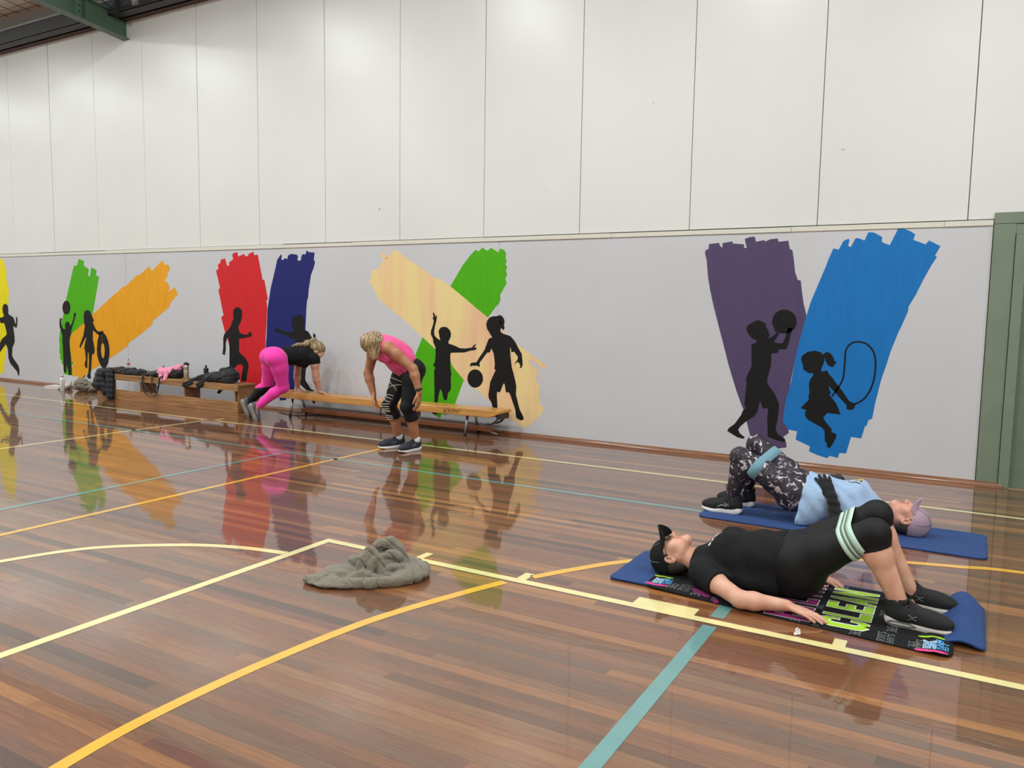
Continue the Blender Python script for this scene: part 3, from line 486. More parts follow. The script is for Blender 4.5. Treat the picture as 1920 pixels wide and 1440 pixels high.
for i, (c, polys) in enumerate(STROKES):
    paint_poly('painted_stroke', polys, WY - 0.0106 - (0.0006 if c in ('orange', 'cream', 'blue') else 0), SM[c], SL_[c] if c != 'green' else next(gl))
FL = {'runner': 'black silhouette of a runner on yellow', 'ballboy': 'black silhouette of a child throwing a ball overhead', 'tyregirl': 'black silhouette of a girl with a tyre',
      'redman': 'black silhouette of a runner on red', 'blueboy': 'black silhouette of a child on navy', 'reachchild': 'black silhouette of a child with raised arm',
      'dribblegirl': 'black silhouette of a girl bouncing a ball', 'throwboy': 'black silhouette of a boy shooting a ball', 'ropegirl': 'black silhouette of a girl skipping rope'}
for kx, polys in FIGURES.items():
    if kx == 'ropegirl':
        P = spline(ROPE, 6); T = np.gradient(P, axis=0); T /= np.linalg.norm(T, axis=1)[:, None]; N = np.stack([-T[:, 1], T[:, 0]], 1) * 0.0075
        polys = polys + [[tuple(P[i] + N[i]), tuple(P[i + 1] + N[i + 1]), tuple(P[i + 1] - N[i + 1]), tuple(P[i] - N[i])] for i in range(len(P) - 1)]
    paint_poly('painted_silhouette', polys, WY - 0.0122, SM['black'], FL[kx])
# black paint stains, small marks and scratches on the walls
sp = MB()
for px_, pz in ((-10.9, 3.9), (-9.6, 4.4), (-8.2, 3.1), (-6.4, 2.62), (-5.2, 3.6), (-4.1, 2.7), (-7.2, 2.5), (-2.9, 3.5), (-12.3, 2.75), (-1.1, 2.9)):
    a = random.uniform(0, PI); l = random.uniform(0.006, 0.022); c, s = math.cos(a) * l, math.sin(a) * l; w = 0.003
    sp.add([(px_ - c, WY - 0.004, pz - s), (px_ + c, WY - 0.004, pz + s), (px_ + c - s * .3, WY - 0.004, pz + s + w), (px_ - c - s * .3, WY - 0.004, pz - s + w)], [(0, 1, 2, 3)])
tag(sp.build('scuff_marks', mat('scuff', (120, 116, 110), 0.8), wall), 'small dark scuffs on the white panels', kind='stuff')
# ================================================================ SOFT SHAPES: distance fields turned into meshes
F32 = np.float32
def unit(v): v = np.array(v, float); return v / (np.linalg.norm(v) + 1e-12)
def V(*a): return np.array(a if len(a) > 1 else a[0], float)

def cone(a, b, ra, rb=None, k=0.02, op='u', flat=None):
    return dict(t='cone', a=V(a), b=V(b), ra=ra, rb=ra if rb is None else rb, k=k, op=op, flat=flat)
def ell(c, r, R=None, k=0.03, op='u'):
    return dict(t='ell', c=V(c), r=V(r), R=np.eye(3) if R is None else np.array(R, float), k=k, op=op)
def sph(c, r, k=0.02, op='u'): return ell(c, (r, r, r), None, k, op)
def chain(pts, rs, k=0.01):
    return [cone(pts[i], pts[i + 1], rs[i], rs[i + 1], k) for i in range(len(pts) - 1)]

def pbox(p):
    if p['t'] == 'cone':
        r = max(p['ra'], p['rb']); return np.minimum(p['a'], p['b']) - r, np.maximum(p['a'], p['b']) + r
    r = np.abs(p['R'].T) @ p['r']; return p['c'] - r, p['c'] + r

def pdist(p, X, Y, Z):
    if p['t'] == 'cone':
        a, b = p['a'], p['b']; ab = b - a; L2 = float(ab @ ab) + 1e-12
        x, y, z = X - F32(a[0]), Y - F32(a[1]), Z - F32(a[2])
        if p['flat'] is not None:
            d, s = p['flat']; d = unit(d)
            q = (x * F32(d[0]) + y * F32(d[1]) + z * F32(d[2])) * F32(1 / s - 1); e = float(ab @ d) * (1 / s - 1)
            x, y, z = x + q * F32(d[0]), y + q * F32(d[1]), z + q * F32(d[2]); ab = ab + e * d; L2 = float(ab @ ab) + 1e-12
        t = np.clip((x * F32(ab[0]) + y * F32(ab[1]) + z * F32(ab[2])) / F32(L2), 0, 1)
        dd = np.sqrt((x - t * F32(ab[0])) ** 2 + (y - t * F32(ab[1])) ** 2 + (z - t * F32(ab[2])) ** 2)
        return dd - (F32(p['ra']) + F32(p['rb'] - p['ra']) * t)
    c, r, R = p['c'], p['r'], p['R']
    x, y, z = X - F32(c[0]), Y - F32(c[1]), Z - F32(c[2])
    q = [(x * F32(R[i, 0]) + y * F32(R[i, 1]) + z * F32(R[i, 2])) for i in range(3)]
    k0 = np.sqrt(sum((q[i] / F32(r[i])) ** 2 for i in range(3))); k1 = np.sqrt(sum((q[i] / F32(r[i] ** 2)) ** 2 for i in range(3)))
    return k0 * (k0 - 1) / (k1 + F32(1e-6))

def evalf(prims, lo, h, n):
    Fd = np.full(n, 0.5, F32); ax = [F32(lo[i]) + F32(h) * np.arange(n[i], dtype=F32) for i in range(3)]
    for p in prims:
        a, b = pbox(p); pad = 0.045 + p['k']
        i0 = np.clip(np.floor((a - pad - lo) / h).astype(int), 0, n); i1 = np.clip(np.ceil((b + pad - lo) / h).astype(int) + 1, 0, n)
        if (i1 <= i0).any(): continue
        sl = tuple(slice(i0[i], i1[i]) for i in range(3))
        d = pdist(p, ax[0][sl[0]][:, None, None], ax[1][sl[1]][None, :, None], ax[2][sl[2]][None, None, :])
        f = Fd[sl]; k = F32(max(p['k'], 1e-4))
        if p['op'] == 'u':
            hh = np.maximum(k - np.abs(f - d), 0) / k; Fd[sl] = np.minimum(f, d) - hh * hh * k * F32(0.25)
        else:
            hh = np.maximum(k - np.abs(f + d), 0) / k; Fd[sl] = np.maximum(f, -d) + hh * hh * k * F32(0.25)
    return Fd, ax

def surfnet(Fd, lo, h):
    S = Fd < 0; n = Fd.shape
    c = np.zeros((n[0] - 1, n[1] - 1, n[2] - 1), np.uint8)
    for dx in (0, 1):
        for dy in (0, 1):
            for dz in (0, 1): c += S[dx:n[0] - 1 + dx, dy:n[1] - 1 + dy, dz:n[2] - 1 + dz]
    act = (c > 0) & (c < 8); idx = np.argwhere(act)
    if len(idx) == 0: return np.zeros((0, 3)), np.zeros((0, 4), int)
    ids = np.full(act.shape, -1, np.int32); ids[act] = np.arange(len(idx), dtype=np.int32)
    cor = [(0, 0, 0), (1, 0, 0), (0, 1, 0), (1, 1, 0), (0, 0, 1), (1, 0, 1), (0, 1, 1), (1, 1, 1)]
    vals = np.stack([Fd[idx[:, 0] + a, idx[:, 1] + b, idx[:, 2] + d] for a, b, d in cor], 1)
    acc = np.zeros((len(idx), 3)); cnt = np.zeros(len(idx))
    for a, b in ((0, 1), (2, 3), (4, 5), (6, 7), (0, 2), (1, 3), (4, 6), (5, 7), (0, 4), (1, 5), (2, 6), (3, 7)):
        va, vb = vals[:, a], vals[:, b]; m = (va < 0) != (vb < 0); t = np.where(m, va / np.where(m, va - vb, 1), 0)
        pa, pb = np.array(cor[a], float), np.array(cor[b], float)
        acc += np.where(m[:, None], pa + (pb - pa) * t[:, None], 0); cnt += m
    Vt = np.array(lo) + h * (idx + acc / cnt[:, None]); Q = []
    for axn in range(3):
        o1, o2 = [(1, 2), (2, 0), (0, 1)][axn]
        sl0 = [slice(None)] * 3; sl1 = [slice(None)] * 3; sl0[axn] = slice(0, -1); sl1[axn] = slice(1, None)
        for o in (o1, o2): sl0[o] = slice(1, -1); sl1[o] = slice(1, -1)
        A, B = S[tuple(sl0)], S[tuple(sl1)]; e = np.argwhere(A != B)
        if len(e) == 0: continue
        sg = A[e[:, 0], e[:, 1], e[:, 2]]; e = e.copy(); e[:, o1] += 1; e[:, o2] += 1
        def cid(d1, d2):
            q = e.copy(); q[:, o1] += d1; q[:, o2] += d2; return ids[q[:, 0], q[:, 1], q[:, 2]]
        q = np.stack([cid(-1, -1), cid(0, -1), cid(0, 0), cid(-1, 0)], 1); q[~sg] = q[~sg][:, ::-1]; Q.append(q)
    return Vt, np.concatenate(Q)

def relax(Vt, Q, it=1, w=0.5):
    if it == 0 or len(Q) == 0: return Vt
    E = np.concatenate([Q[:, [0, 1]], Q[:, [1, 2]], Q[:, [2, 3]], Q[:, [3, 0]]]); E = np.concatenate([E, E[:, ::-1]])
    deg = np.bincount(E[:, 0], minlength=len(Vt)).astype(float); deg[deg == 0] = 1
    for _ in range(it):
        s = np.stack([np.bincount(E[:, 0], Vt[E[:, 1], c], len(Vt)) for c in range(3)], 1) / deg[:, None]
        Vt = Vt + w * (s - Vt)
    return Vt

def bounds(prims, pad=0.03):
    L = [pbox(p) for p in prims if p['op'] == 'u']
    return np.min([a for a, b in L], 0) - pad, np.max([b for a, b in L], 0) + pad

def quad_mesh(name, Vt, Q, mats, parent=None, matfn=None, origin=(0, 0, 0)):
    me = bpy.data.meshes.new(name)
    org = root_loc(parent) if parent is not None else V(origin)
    me.vertices.add(len(Vt)); me.vertices.foreach_set('co', (Vt - org).astype(np.float32).ravel())
    me.loops.add(len(Q) * 4); me.loops.foreach_set('vertex_index', Q.astype(np.int32).ravel())
    me.polygons.add(len(Q)); me.polygons.foreach_set('loop_start', np.arange(0, len(Q) * 4, 4, dtype=np.int32))
    for m in (mats if isinstance(mats, (list, tuple)) else [mats]): me.materials.append(m)
    if matfn is not None: me.polygons.foreach_set('material_index', matfn(Vt[Q].mean(1)).astype(np.int32))
    me.update(calc_edges=True); me.validate(); me.shade_smooth()
    o = bpy.data.objects.new(name, me); COL.objects.link(o)
    if parent is not None: o.parent = parent
    else: o.location = org
    return o

def field_mesh(prims, h, fine=(), clips=(), disp=None, offset=0.0, it=1, parts=None, kp=0.02, floor_z=None, boxclip=None):
    """prims or parts=[(prims, clips)...]; fine=[(lo, hi, h)] regions meshed at a finer step"""
    groups = parts if parts is not None else [(prims, clips)]
    allp = [p for g, _ in groups for p in g]
    lo, hi = bounds(allp, 0.02 + offset + h * 2)
    jobs = [(lo, hi, h)] + [(V(a), V(b), hf) for a, b, hf in fine]
    VV, QQ = [], []; base = 0
    for j, (l, u, hh) in enumerate(jobs):
        n = tuple(np.maximum(np.ceil((u - l) / hh).astype(int) + 1, 4)); Fd = None
        for g, cl in groups:
            f, ax = evalf(g, l, hh, n)
            if offset: f = f - F32(offset)
            for cc in cl:
                pt, nm = cc[0], unit(cc[1]); d = ((ax[0] - F32(pt[0])) * F32(nm[0]))[:, None, None] + ((ax[1] - F32(pt[1])) * F32(nm[1]))[None, :, None] + ((ax[2] - F32(pt[2])) * F32(nm[2]))[None, None, :]
                if len(cc) > 2: d = np.where(cc[2](ax[0][:, None, None], ax[1][None, :, None], ax[2][None, None, :]), d, F32(-1))
                f = np.maximum(f, d)
            if Fd is None: Fd = f
            else:
                w = np.maximum(F32(kp) - np.abs(Fd - f), 0) / F32(kp); Fd = np.minimum(Fd, f) - w * w * F32(kp * 0.25)
        if disp is not None: Fd = Fd + disp(ax[0][:, None, None], ax[1][None, :, None], ax[2][None, None, :]).astype(F32)
        if floor_z is not None: Fd = np.maximum(Fd, F32(floor_z) - ax[2][None, None, :])
        Vt, Q = surfnet(Fd, l, hh)
        Vt = relax(Vt, Q, it)
        if j == 0 and fine and len(Q):
            ce = Vt[Q].mean(1); keep = np.ones(len(Q), bool)
            for a, b, hf in fine: keep &= ~((ce > V(a) + 1.5 * h) & (ce < V(b) - 1.5 * h)).all(1)
            Q = Q[keep]
        VV.append(Vt); QQ.append(Q + base); base += len(Vt)
    Vt = np.concatenate(VV); Q = np.concatenate(QQ)
    used = np.unique(Q); mp = np.full(len(Vt), -1); mp[used] = np.arange(len(used))
    return Vt[used], mp[Q]

# ---------------------------------------------------------------- anatomy
def frame_rows(*rows): return np.array([unit(r) for r in rows])

def hand(wr, d, back, thumb, curl=0.25, spread=0.10, s=1.0, tcurl=0.3, rs=1.0):
    """wr wrist, d pointing along the hand, back = normal of the back of the hand, thumb = side of the thumb"""
    wr = V(wr); d = unit(d); back = unit(V(back) - d * (V(back) @ d)); t = unit(np.cross(d, back)); 
    if t @ V(thumb) < 0: t = -t
    P = []
    lens = ((0.044, 0.026, 0.021), (0.048, 0.030, 0.023), (0.045, 0.028, 0.022), (0.036, 0.021, 0.019))
    offs = (0.030, 0.010, -0.010, -0.028); kn = (0.086, 0.089, 0.085, 0.077); rad = (0.0088, 0.0090, 0.0086, 0.0076)
    for i in range(4):
        b0 = wr + s * (t * offs[i] * 0.55 + d * 0.012); K = wr + s * (t * offs[i] + d * kn[i] + back * (0.002 if i in (1, 2) else 0))
        P.append(cone(b0, K, 0.0135 * s * rs, 0.0110 * s * rs, 0.012))
    for i in range(4):
        K = wr + s * (t * offs[i] + d * kn[i] + back * (0.002 if i in (1, 2) else 0)); dirf = unit(d + t * (0.5 - i / 3.0) * 2 * spread)
        ang = 0.0; p = K; pts = [p]; c = curl if np.isscalar(curl) else curl[i]
        for q, L in enumerate(lens[i]):
            ang += c * (0.7, 1.0, 0.7)[q]; v = dirf * math.cos(ang) - back * math.sin(ang); p = p + v * L * s; pts.append(p)
        r = rad[i] * s * rs
        P += chain(pts, (r * 1.05, r, r * 0.95, r * 0.85), 0.004)
    b0 = wr + s * (t * 0.020 + d * 0.018 - back * 0.006); m1 = wr + s * (t * 0.046 + d * 0.052 - back * 0.012)
    v = unit(d * 0.9 + t * 0.35 - back * tcurl); m2 = m1 + v * 0.034 * s; m3 = m2 + unit(v + d * 0.25) * 0.026 * s
    P += [cone(b0, m1, 0.0155 * s * rs, 0.0125 * s * rs, 0.010)] + chain([m1, m2, m3], (0.0112 * s * rs, 0.0100 * s * rs, 0.0082 * s * rs), 0.004)
    return P

def head(E, f, u, s=1.0, nb=None, nr=0.055, detail=True):
    E = V(E); f = unit(f); u = unit(V(u) - f * (V(u) @ f)); r = np.cross(f, u); R = np.array([r, f, u])
    L = lambda x, y, z: E + s * (r * x + f * y + u * z)
    P = [ell(L(0, -0.012, 0.045), V(0.074, 0.095, 0.080) * s, R, 0.02),
         ell(L(0, 0.040, -0.015), V(0.062, 0.058, 0.078) * s, R, 0.03)]
    for m in (-1, 1):
        P += [cone(L(0.050 * m, 0.004, -0.040), L(0.014 * m, 0.080, -0.084), 0.024 * s, 0.020 * s, 0.025),
              sph(L(0.040 * m, 0.064, -0.016), 0.026 * s, 0.03)]
    P += [sph(L(0, 0.086, -0.085), 0.020 * s, 0.025), cone(L(-0.034, 0.078, 0.030), L(0.034, 0.078, 0.030), 0.018 * s, None, 0.02)]
    if detail:
        for m in (-1, 1): P.append(ell(L(0.032 * m, 0.101, 0.009), V(0.018, 0.014, 0.012) * s, R, 0.014, 'sub'))
        for m in (-1, 1): P.append(sph(L(0.031 * m, 0.079, 0.008), 0.0135 * s, 0.006))
        P += [cone(L(0, 0.094, 0.020), L(0, 0.117, -0.016), 0.0085 * s, 0.0110 * s, 0.012), sph(L(0.0105 * 1, 0.106, -0.021), 0.0085 * s, 0.006), sph(L(-0.0105, 0.106, -0.021), 0.0085 * s, 0.006),
              sph(L(0.0065, 0.110, -0.030), 0.0035 * s, 0.003, 'sub'), sph(L(-0.0065, 0.110, -0.030), 0.0035 * s, 0.003, 'sub'),
              ell(L(0, 0.096, -0.0455), V(0.023, 0.0105, 0.0065) * s, R, 0.008), ell(L(0, 0.094, -0.0570), V(0.020, 0.0115, 0.0075) * s, R, 0.008),
              ell(L(0, 0.108, -0.0515), V(0.022, 0.008, 0.0016) * s, R, 0.003, 'sub')]
    for m in (-1, 1):
        Re = np.array([r, unit(f * 0.95 - u * 0.25), unit(u * 0.95 + f * 0.25)])
        P += [ell(L(0.077 * m, -0.006, 0.0), V(0.011, 0.019, 0.032) * s, Re, 0.008)]
        if detail: P += [ell(L(0.087 * m, 0.001, 0.003), V(0.008, 0.011, 0.020) * s, Re, 0.005, 'sub'), ell(L(0.081 * m, 0.012, -0.003), V(0.005, 0.006, 0.009) * s, Re, 0.004)]
    if nb is not None: P.append(cone(L(0, -0.022, -0.035), nb, 0.050 * s, nr, 0.03))
    return P, L, R

def arm(sh, el, wr, s=1.0, r=(0.052, 0.047, 0.039, 0.041, 0.0265)):
    sh, el, wr = V(sh), V(el), V(wr); m = sh + (el - sh) * 0.35; fm = el + (wr - el) * 0.28
    return [cone(sh, m, r[0] * s, r[1] * s, 0.03), cone(m, el, r[1] * s, r[2] * s, 0.03), cone(el, fm, r[2] * s, r[3] * s, 0.02), cone(fm, wr, r[3] * s, r[4] * s, 0.02)]

def leg(hp, kn, an, back, s=1.0, r=(0.092, 0.086, 0.058, 0.056, 0.036)):
    """back = direction of the calf muscle"""
    hp, kn, an = V(hp), V(kn), V(an); b = unit(back); m = hp + (kn - hp) * 0.3; c = kn + (an - kn) * 0.30 + b * 0.016
    return [cone(hp, m, r[0] * s, r[1] * s, 0.04), cone(m, kn, r[1] * s, r[2] * s, 0.03), sph(kn - b * 0.006, r[2] * s * 0.98, 0.02),
            cone(kn, c, r[2] * s * 0.92, r[3] * s, 0.03), cone(c, an, r[3] * s, r[4] * s, 0.03)]

def skin_mat(name, rgb, blush):
    k = NT(name); geo = k.n('NewGeometry')
    n = k.n('TexNoise', i_Scale=16.0, i_Detail=4.0); k.l(geo.outputs['Position'], n.inputs['Vector'])
    r = k.ramp([(0.35, lin(*rgb)), (0.68, lin(*blush))]); k.l(n.outputs['Fac'], r.inputs['Fac']); k.l(r.outputs['Color'], k.p.inputs['Base Color'])
    nb = k.n('TexNoise', i_Scale=260.0, i_Detail=3.0); k.l(geo.outputs['Position'], nb.inputs['Vector'])
    b = k.n('Bump', i_Strength=0.10, i_Distance=0.002); k.l(nb.outputs['Fac'], b.inputs['Height']); k.l(b.outputs['Normal'], k.p.inputs['Normal'])
    k.set(Roughness=0.52); k.p.inputs['Subsurface Weight'].default_value = 0.0
    return k.m
def fabric(name, rgb, rough=0.85, fold=0.35, fscale=14.0, weave=0.15, sheen=0.15, var=0.08, stretch=(1, 1, 1)):
    """cloth: soft folds plus a fine weave"""
    if name in MATS: return MATS[name]
    k = NT(name); geo = k.n('NewGeometry'); c = lin(*rgb)
    mp = k.n('Mapping'); mp.inputs['Scale'].default_value = stretch; k.l(geo.outputs['Position'], mp.inputs['Vector'])
    n = k.n('TexNoise', i_Scale=fscale, i_Detail=3.0, i_Distortion=0.8); k.l(mp.outputs['Vector'], n.inputs['Vector'])
    w = k.n('TexNoise', i_Scale=700.0, i_Detail=1.0); k.l(geo.outputs['Position'], w.inputs['Vector'])
    r = k.ramp([(0.3, tuple(x * (1 - var) for x in c[:3]) + (1,)), (0.7, tuple(min(1, x * (1 + var)) for x in c[:3]) + (1,))]); k.l(w.outputs['Fac'], r.inputs['Fac']); k.l(r.outputs['Color'], k.p.inputs['Base Color'])
    b1 = k.n('Bump', i_Strength=fold, i_Distance=0.02); k.l(n.outputs['Fac'], b1.inputs['Height'])
    b2 = k.n('Bump', i_Strength=weave, i_Distance=0.001); k.l(w.outputs['Fac'], b2.inputs['Height']); k.l(b1.outputs['Normal'], b2.inputs['Normal']); k.l(b2.outputs['Normal'], k.p.inputs['Normal'])
    k.set(Roughness=rough); k.p.inputs['Sheen Weight'].default_value = sheen; k.p.inputs['Specular IOR Level'].default_value = 0.3
    MATS[name] = k.m
    return k.m

def torso(P, W, C, N, shL, shR, frP, frC, up, s=1.0, bust=0.060, glute=0.092, wide=(0.165, 0.140, 0.150), deep=(0.115, 0.105, 0.110)):
    """P pelvis, W waist, C ribcage, N neck base; frP/frC front directions at hips and chest"""
    P, W, C, N, shL, shR = map(V, (P, W, C, N, shL, shR)); side = unit(shL - shR)
    a1, a2 = unit(W - P), unit(N - C)
    def R(fr, ax):
        ax = unit(ax); fr = unit(V(fr) - ax * (V(fr) @ ax)); sd = np.cross(fr, ax); return np.array([sd, fr, ax])
    RP, RC = R(frP, a1), R(frC, a2); RW = R(V(frP) + V(frC), unit(C - P))
    T = [ell(P, V(wide[0], deep[0], 0.125) * s, RP, 0.05), ell(W, V(wide[1], deep[1], 0.14) * s, RW, 0.06), ell(C, V(wide[2], deep[2], 0.165) * s, RC, 0.06)]
    T += [cone(N, shL + (N - shL) * 0.12, 0.050 * s, 0.052 * s, 0.05), cone(N, shR + (N - shR) * 0.12, 0.050 * s, 0.052 * s, 0.05)]
    sdC = RC[0]; sdP = RP[0]
    if bust: T += [sph(C + RC[1] * (deep[2] * s - 0.030) + sdC * m * 0.068 * s - a2 * 0.005, bust * s, 0.05) for m in (-1, 1)]
    if glute: T += [sph(P - RP[1] * 0.045 * s + sdP * m * 0.078 * s - a1 * 0.045, glute * s, 0.05) for m in (-1, 1)]
    return T

# ---------------------------------------------------------------- shoes
def shoe_meshes(style):
    """heel at x=0, toe at x=0.285, sole on z=0"""
    up = [ell((0.215, 0, 0.046), (0.072, 0.044, 0.036), None, 0.03), ell((0.140, 0, 0.056), (0.105, 0.041, 0.046), None, 0.03), ell((0.055, 0, 0.062), (0.058, 0.037, 0.058), None, 0.03),
          cone((0.056, 0, 0.07), (0.048, 0, 0.108), 0.042, 0.040, 0.02), cone((0.128, 0, 0.083), (0.098, 0, 0.112), 0.020, 0.016, 0.012, flat=((0, 1, 0), 1.0)),
          cone((0.062, 0, 0.13), (0.070, 0, 0.075), 0.036, 0.026, 0.008, 'sub')]
    Vt, Q = field_mesh(up, 0.0032, clips=[((0, 0, 0.016), (0, 0, -1))], it=1)
    res = {}
    res['upper'] = (Vt, Q)
    out = [(0.0, 0.0), (0.008, 0.026), (0.04, 0.038), (0.09, 0.037), (0.14, 0.039), (0.19, 0.048), (0.235, 0.047), (0.270, 0.030), (0.287, 0.0), (0.275, -0.028), (0.240, -0.043), (0.19, -0.043), (0.14, -0.035), (0.09, -0.034), (0.04, -0.036), (0.008, -0.026)]
    O = spline(out, 4, True); m = len(O); c = O.mean(0)
    zt = lambda x: 0.030 + 0.012 * math.exp(-((x - 0.02) / 0.06) ** 2) - 0.006 * x / 0.285 + 0.004 * math.sin(x * 55) * (style in ('wave',))
    zb = lambda x: 0.0 + 0.016 * max(0, (x - 0.215) / 0.07) ** 1.6 + 0.010 * max(0, (0.03 - x) / 0.03) ** 2
    rings = []
    for t, sc in ((0.0, 0.93), (0.12, 0.99), (0.55, 1.02), (0.9, 1.0), (1.0, 0.95)):
        rings.append([(c[0] + (x - c[0]) * sc, c[1] + (y - c[1]) * sc, zb(x) + (zt(x) - zb(x)) * t) for x, y in O])
    mb = MB(); mb.add([p for r_ in rings for p in r_], [(i * m + k, i * m + (k + 1) % m, (i + 1) * m + (k + 1) % m, (i + 1) * m + k) for i in range(4) for k in range(m)] + [tuple(range(m))[::-1], tuple(4 * m + k for k in range(m))])
    res['sole'] = mb
    la = MB()
    for i in range(5):
        x = 0.105 + 0.021 * i; z = 0.112 - 0.0085 * i
        la.tube([(x - .004, -0.026, z - 0.012), (x, -0.014, z + 0.001), (x + .004, 0, z + 0.003), (x, 0.014, z + 0.001), (x - .004, 0.026, z - 0.012)], 0.0028, 6)
    la.tube([(0.098, 0, 0.122), (0.096, 0.014, 0.131), (0.106, 0.026, 0.125), (0.102, 0.006, 0.120)], 0.0022, 6); la.tube([(0.098, 0, 0.122), (0.096, -0.014, 0.131), (0.106, -0.026, 0.125), (0.102, -0.006, 0.120)], 0.0022, 6)
    la.tube([(0.02, 0, 0.10), (0.006, 0, 0.128), (0.010, 0, 0.140)], 0.006, 6)
    res['laces'] = la
    so = MB(); so.lathe([(0.030, 0.0), (0.034, 0.03), (0.035, 0.045), (0.031, 0.047)], c=(0.062, 0, 0.082), n=16)
    res['collar'] = so
    mk = MB()
    if style == 'wave':
        for sg in (-1, 1):
            P = [(0.075, 0.055), (0.115, 0.072), (0.098, 0.052), (0.135, 0.060), (0.165, 0.043)]
            mk.tube([(x, sg * (0.0405 + 0.004 * (x > .12)), z) for x, z in P], 0.0028, 6)
    if style == 'cross':
        for sg in (-1, 1):
            for s2 in (1, -1):
                mk.tube([(0.10, sg * 0.0405, 0.058 + s2 * 0.012), (0.118, sg * 0.043, 0.058 + s2 * 0.002), (0.136, sg * 0.0425, 0.058 + s2 * 0.010)], 0.0032, 6)
        for sg in (-1, 1):
            P = [(0.02, 0.012), (0.10, 0.012), (0.135, 0.018), (0.11, 0.028), (0.03, 0.028), (0.015, 0.020), (0.02, 0.012)]
            mk.tube([(x, sg * 0.0385, z) for x, z in P], 0.0028, 6)
    if style == 'stripe':
        for sg in (-1, 1):
            for j in range(3): mk.tube([(0.10 + 0.022 * j, sg * 0.037, 0.078 - .004 * j), (0.125 + 0.02 * j, sg * 0.0425, 0.045)], 0.0034, 6)
    res['mark'] = mk
    return res
def make_shoe(style, mats, cache={}):
    """mats: upper, sole, lace, mark, collar -> shoe object with sub-parts, at the origin"""
    if style not in cache: cache[style] = shoe_meshes(style)
    r = cache[style]; o = quad_mesh('shoe', r['upper'][0], r['upper'][1], mats[0])
    kids = []
    for nm, kx, m in (('sole', 'sole', mats[1]), ('laces', 'laces', mats[2]), ('side_mark', 'mark', mats[3]), ('collar', 'collar', mats[4])):
        if not r[kx].v: continue
        q = MB(); q.v = list(r[kx].v); q.f = list(r[kx].f); q.mi = list(r[kx].mi)
        c = q.build(nm, m, smooth=True); c.parent = o; kids.append(c)
        if nm in ('laces', 'side_mark'): c['kind'] = 'stuff'
    return o
def place_shoe(o, person, heel, fwd, up, s=1.0, mirror=False):
    f = unit(fwd); u = unit(V(up) - f * (V(up) @ f)); l = np.cross(u, f); h = V(heel) - root_loc(person)
    if mirror: l = -l
    o.parent = person
    o.matrix_local = Matrix(((f[0] * s, l[0] * s, u[0] * s, h[0]), (f[1] * s, l[1] * s, u[1] * s, h[1]), (f[2] * s, l[2] * s, u[2] * s, h[2]), (0, 0, 0, 1)))
def copy_tree(o):
    c = o.copy(); COL.objects.link(c)
    for ch in o.children:
        q = ch.copy(); COL.objects.link(q); q.parent = c
    return c

def cap_parts(person, L, R, s, m_dome, m_brim, m_seam, tilt=0.0, arch=0.030, blen=0.075, n=(0, -0.30, 0.954), p0=(0, 0.088, 0.050), rest=None):
    """baseball cap on a head with local map L"""
    r, f, u = R
    dome = [ell(L(0, -0.014, 0.048), V(0.084, 0.106, 0.090) * s, R, 0.02)]
    pt = L(*p0); nm = r * n[0] + f * n[1] + u * n[2]
    Vt, Q = field_mesh(dome, 0.004, clips=[(pt, -nm)], it=1, floor_z=rest)
    cap = quad_mesh('cap', Vt, Q, m_dome, person)
    n1, n2 = 25, 10; G = np.zeros((n1, n2, 3))
    for i, a in enumerate(np.linspace(-1, 1, n1)):
        ph = a * 0.98
        for j, t in enumerate(np.linspace(0, 1, n2)):
            x = 0.084 * math.sin(ph) * (1 - 0.06 * t); y0 = -0.014 + 0.105 * math.cos(ph); ext = blen * math.sqrt(max(0, 1 - (abs(a) ** 5.0) * 0.98))
            z = 0.054 - arch * (a * a) * 1.5 * t * ext / blen + 0.31 * (y0 - 0.09) + tilt * t * ext
            G[i, j] = L(x, y0 + ext * t, z)
    b = MB().grid(G).build('brim', m_brim, cap, smooth=True)
    md = b.modifiers.new('solid', 'SOLIDIFY'); md.thickness = 0.005; md.offset = 0
    sm = MB()
    for ang in (0, PI / 3, 2 * PI / 3):
        pts = [L(0.0848 * math.cos(t) * math.cos(ang), -0.014 + 0.107 * math.cos(t) * math.sin(ang), 0.048 + 0.091 * math.sin(t)) for t in np.linspace(0.12, PI - 0.12, 26)]
        pts = [p for p in pts if (p - pt) @ nm > 0.004]
        sm.tube(pts, 0.0012, 5)
    sm.lathe([(0.0065, 0), (0.006, 0.004), (0.003, 0.0065)], c=(0, 0, 0), n=10, M=Matrix(np.array([r, f, u]).T.tolist()).to_4x4())
    k = len(sm.v) - 30
    off = L(0, -0.014, 0.1375)
    for i in range(k, len(sm.v)): sm.v[i] = tuple(np.array(sm.v[i]) + off)
    tag(sm.build('seam', m_seam, cap, smooth=True), kind='stuff')
    return cap
# ================================================================ THINGS IN THE HALL
def text_geo(s, size=1.0, fat=0.0):
    """triangulated letters as flat (u, v) points and faces, width-normalised origin at left baseline"""
    cu = bpy.data.curves.new('t', 'FONT'); cu.body = s; cu.size = size; cu.offset = fat; cu.resolution_u = 3
    ob = bpy.data.objects.new('t', cu); COL.objects.link(ob)
    bpy.context.view_layer.update()
    dg = bpy.context.evaluated_depsgraph_get(); me = bpy.data.meshes.new_from_object(ob.evaluated_get(dg))
    v = np.array([p.co[:2] for p in me.vertices]) if len(me.vertices) else np.zeros((0, 2)); f = [tuple(p.vertices) for p in me.polygons]
    bpy.data.objects.remove(ob); bpy.data.curves.remove(cu); bpy.data.meshes.remove(me)
    return v, f

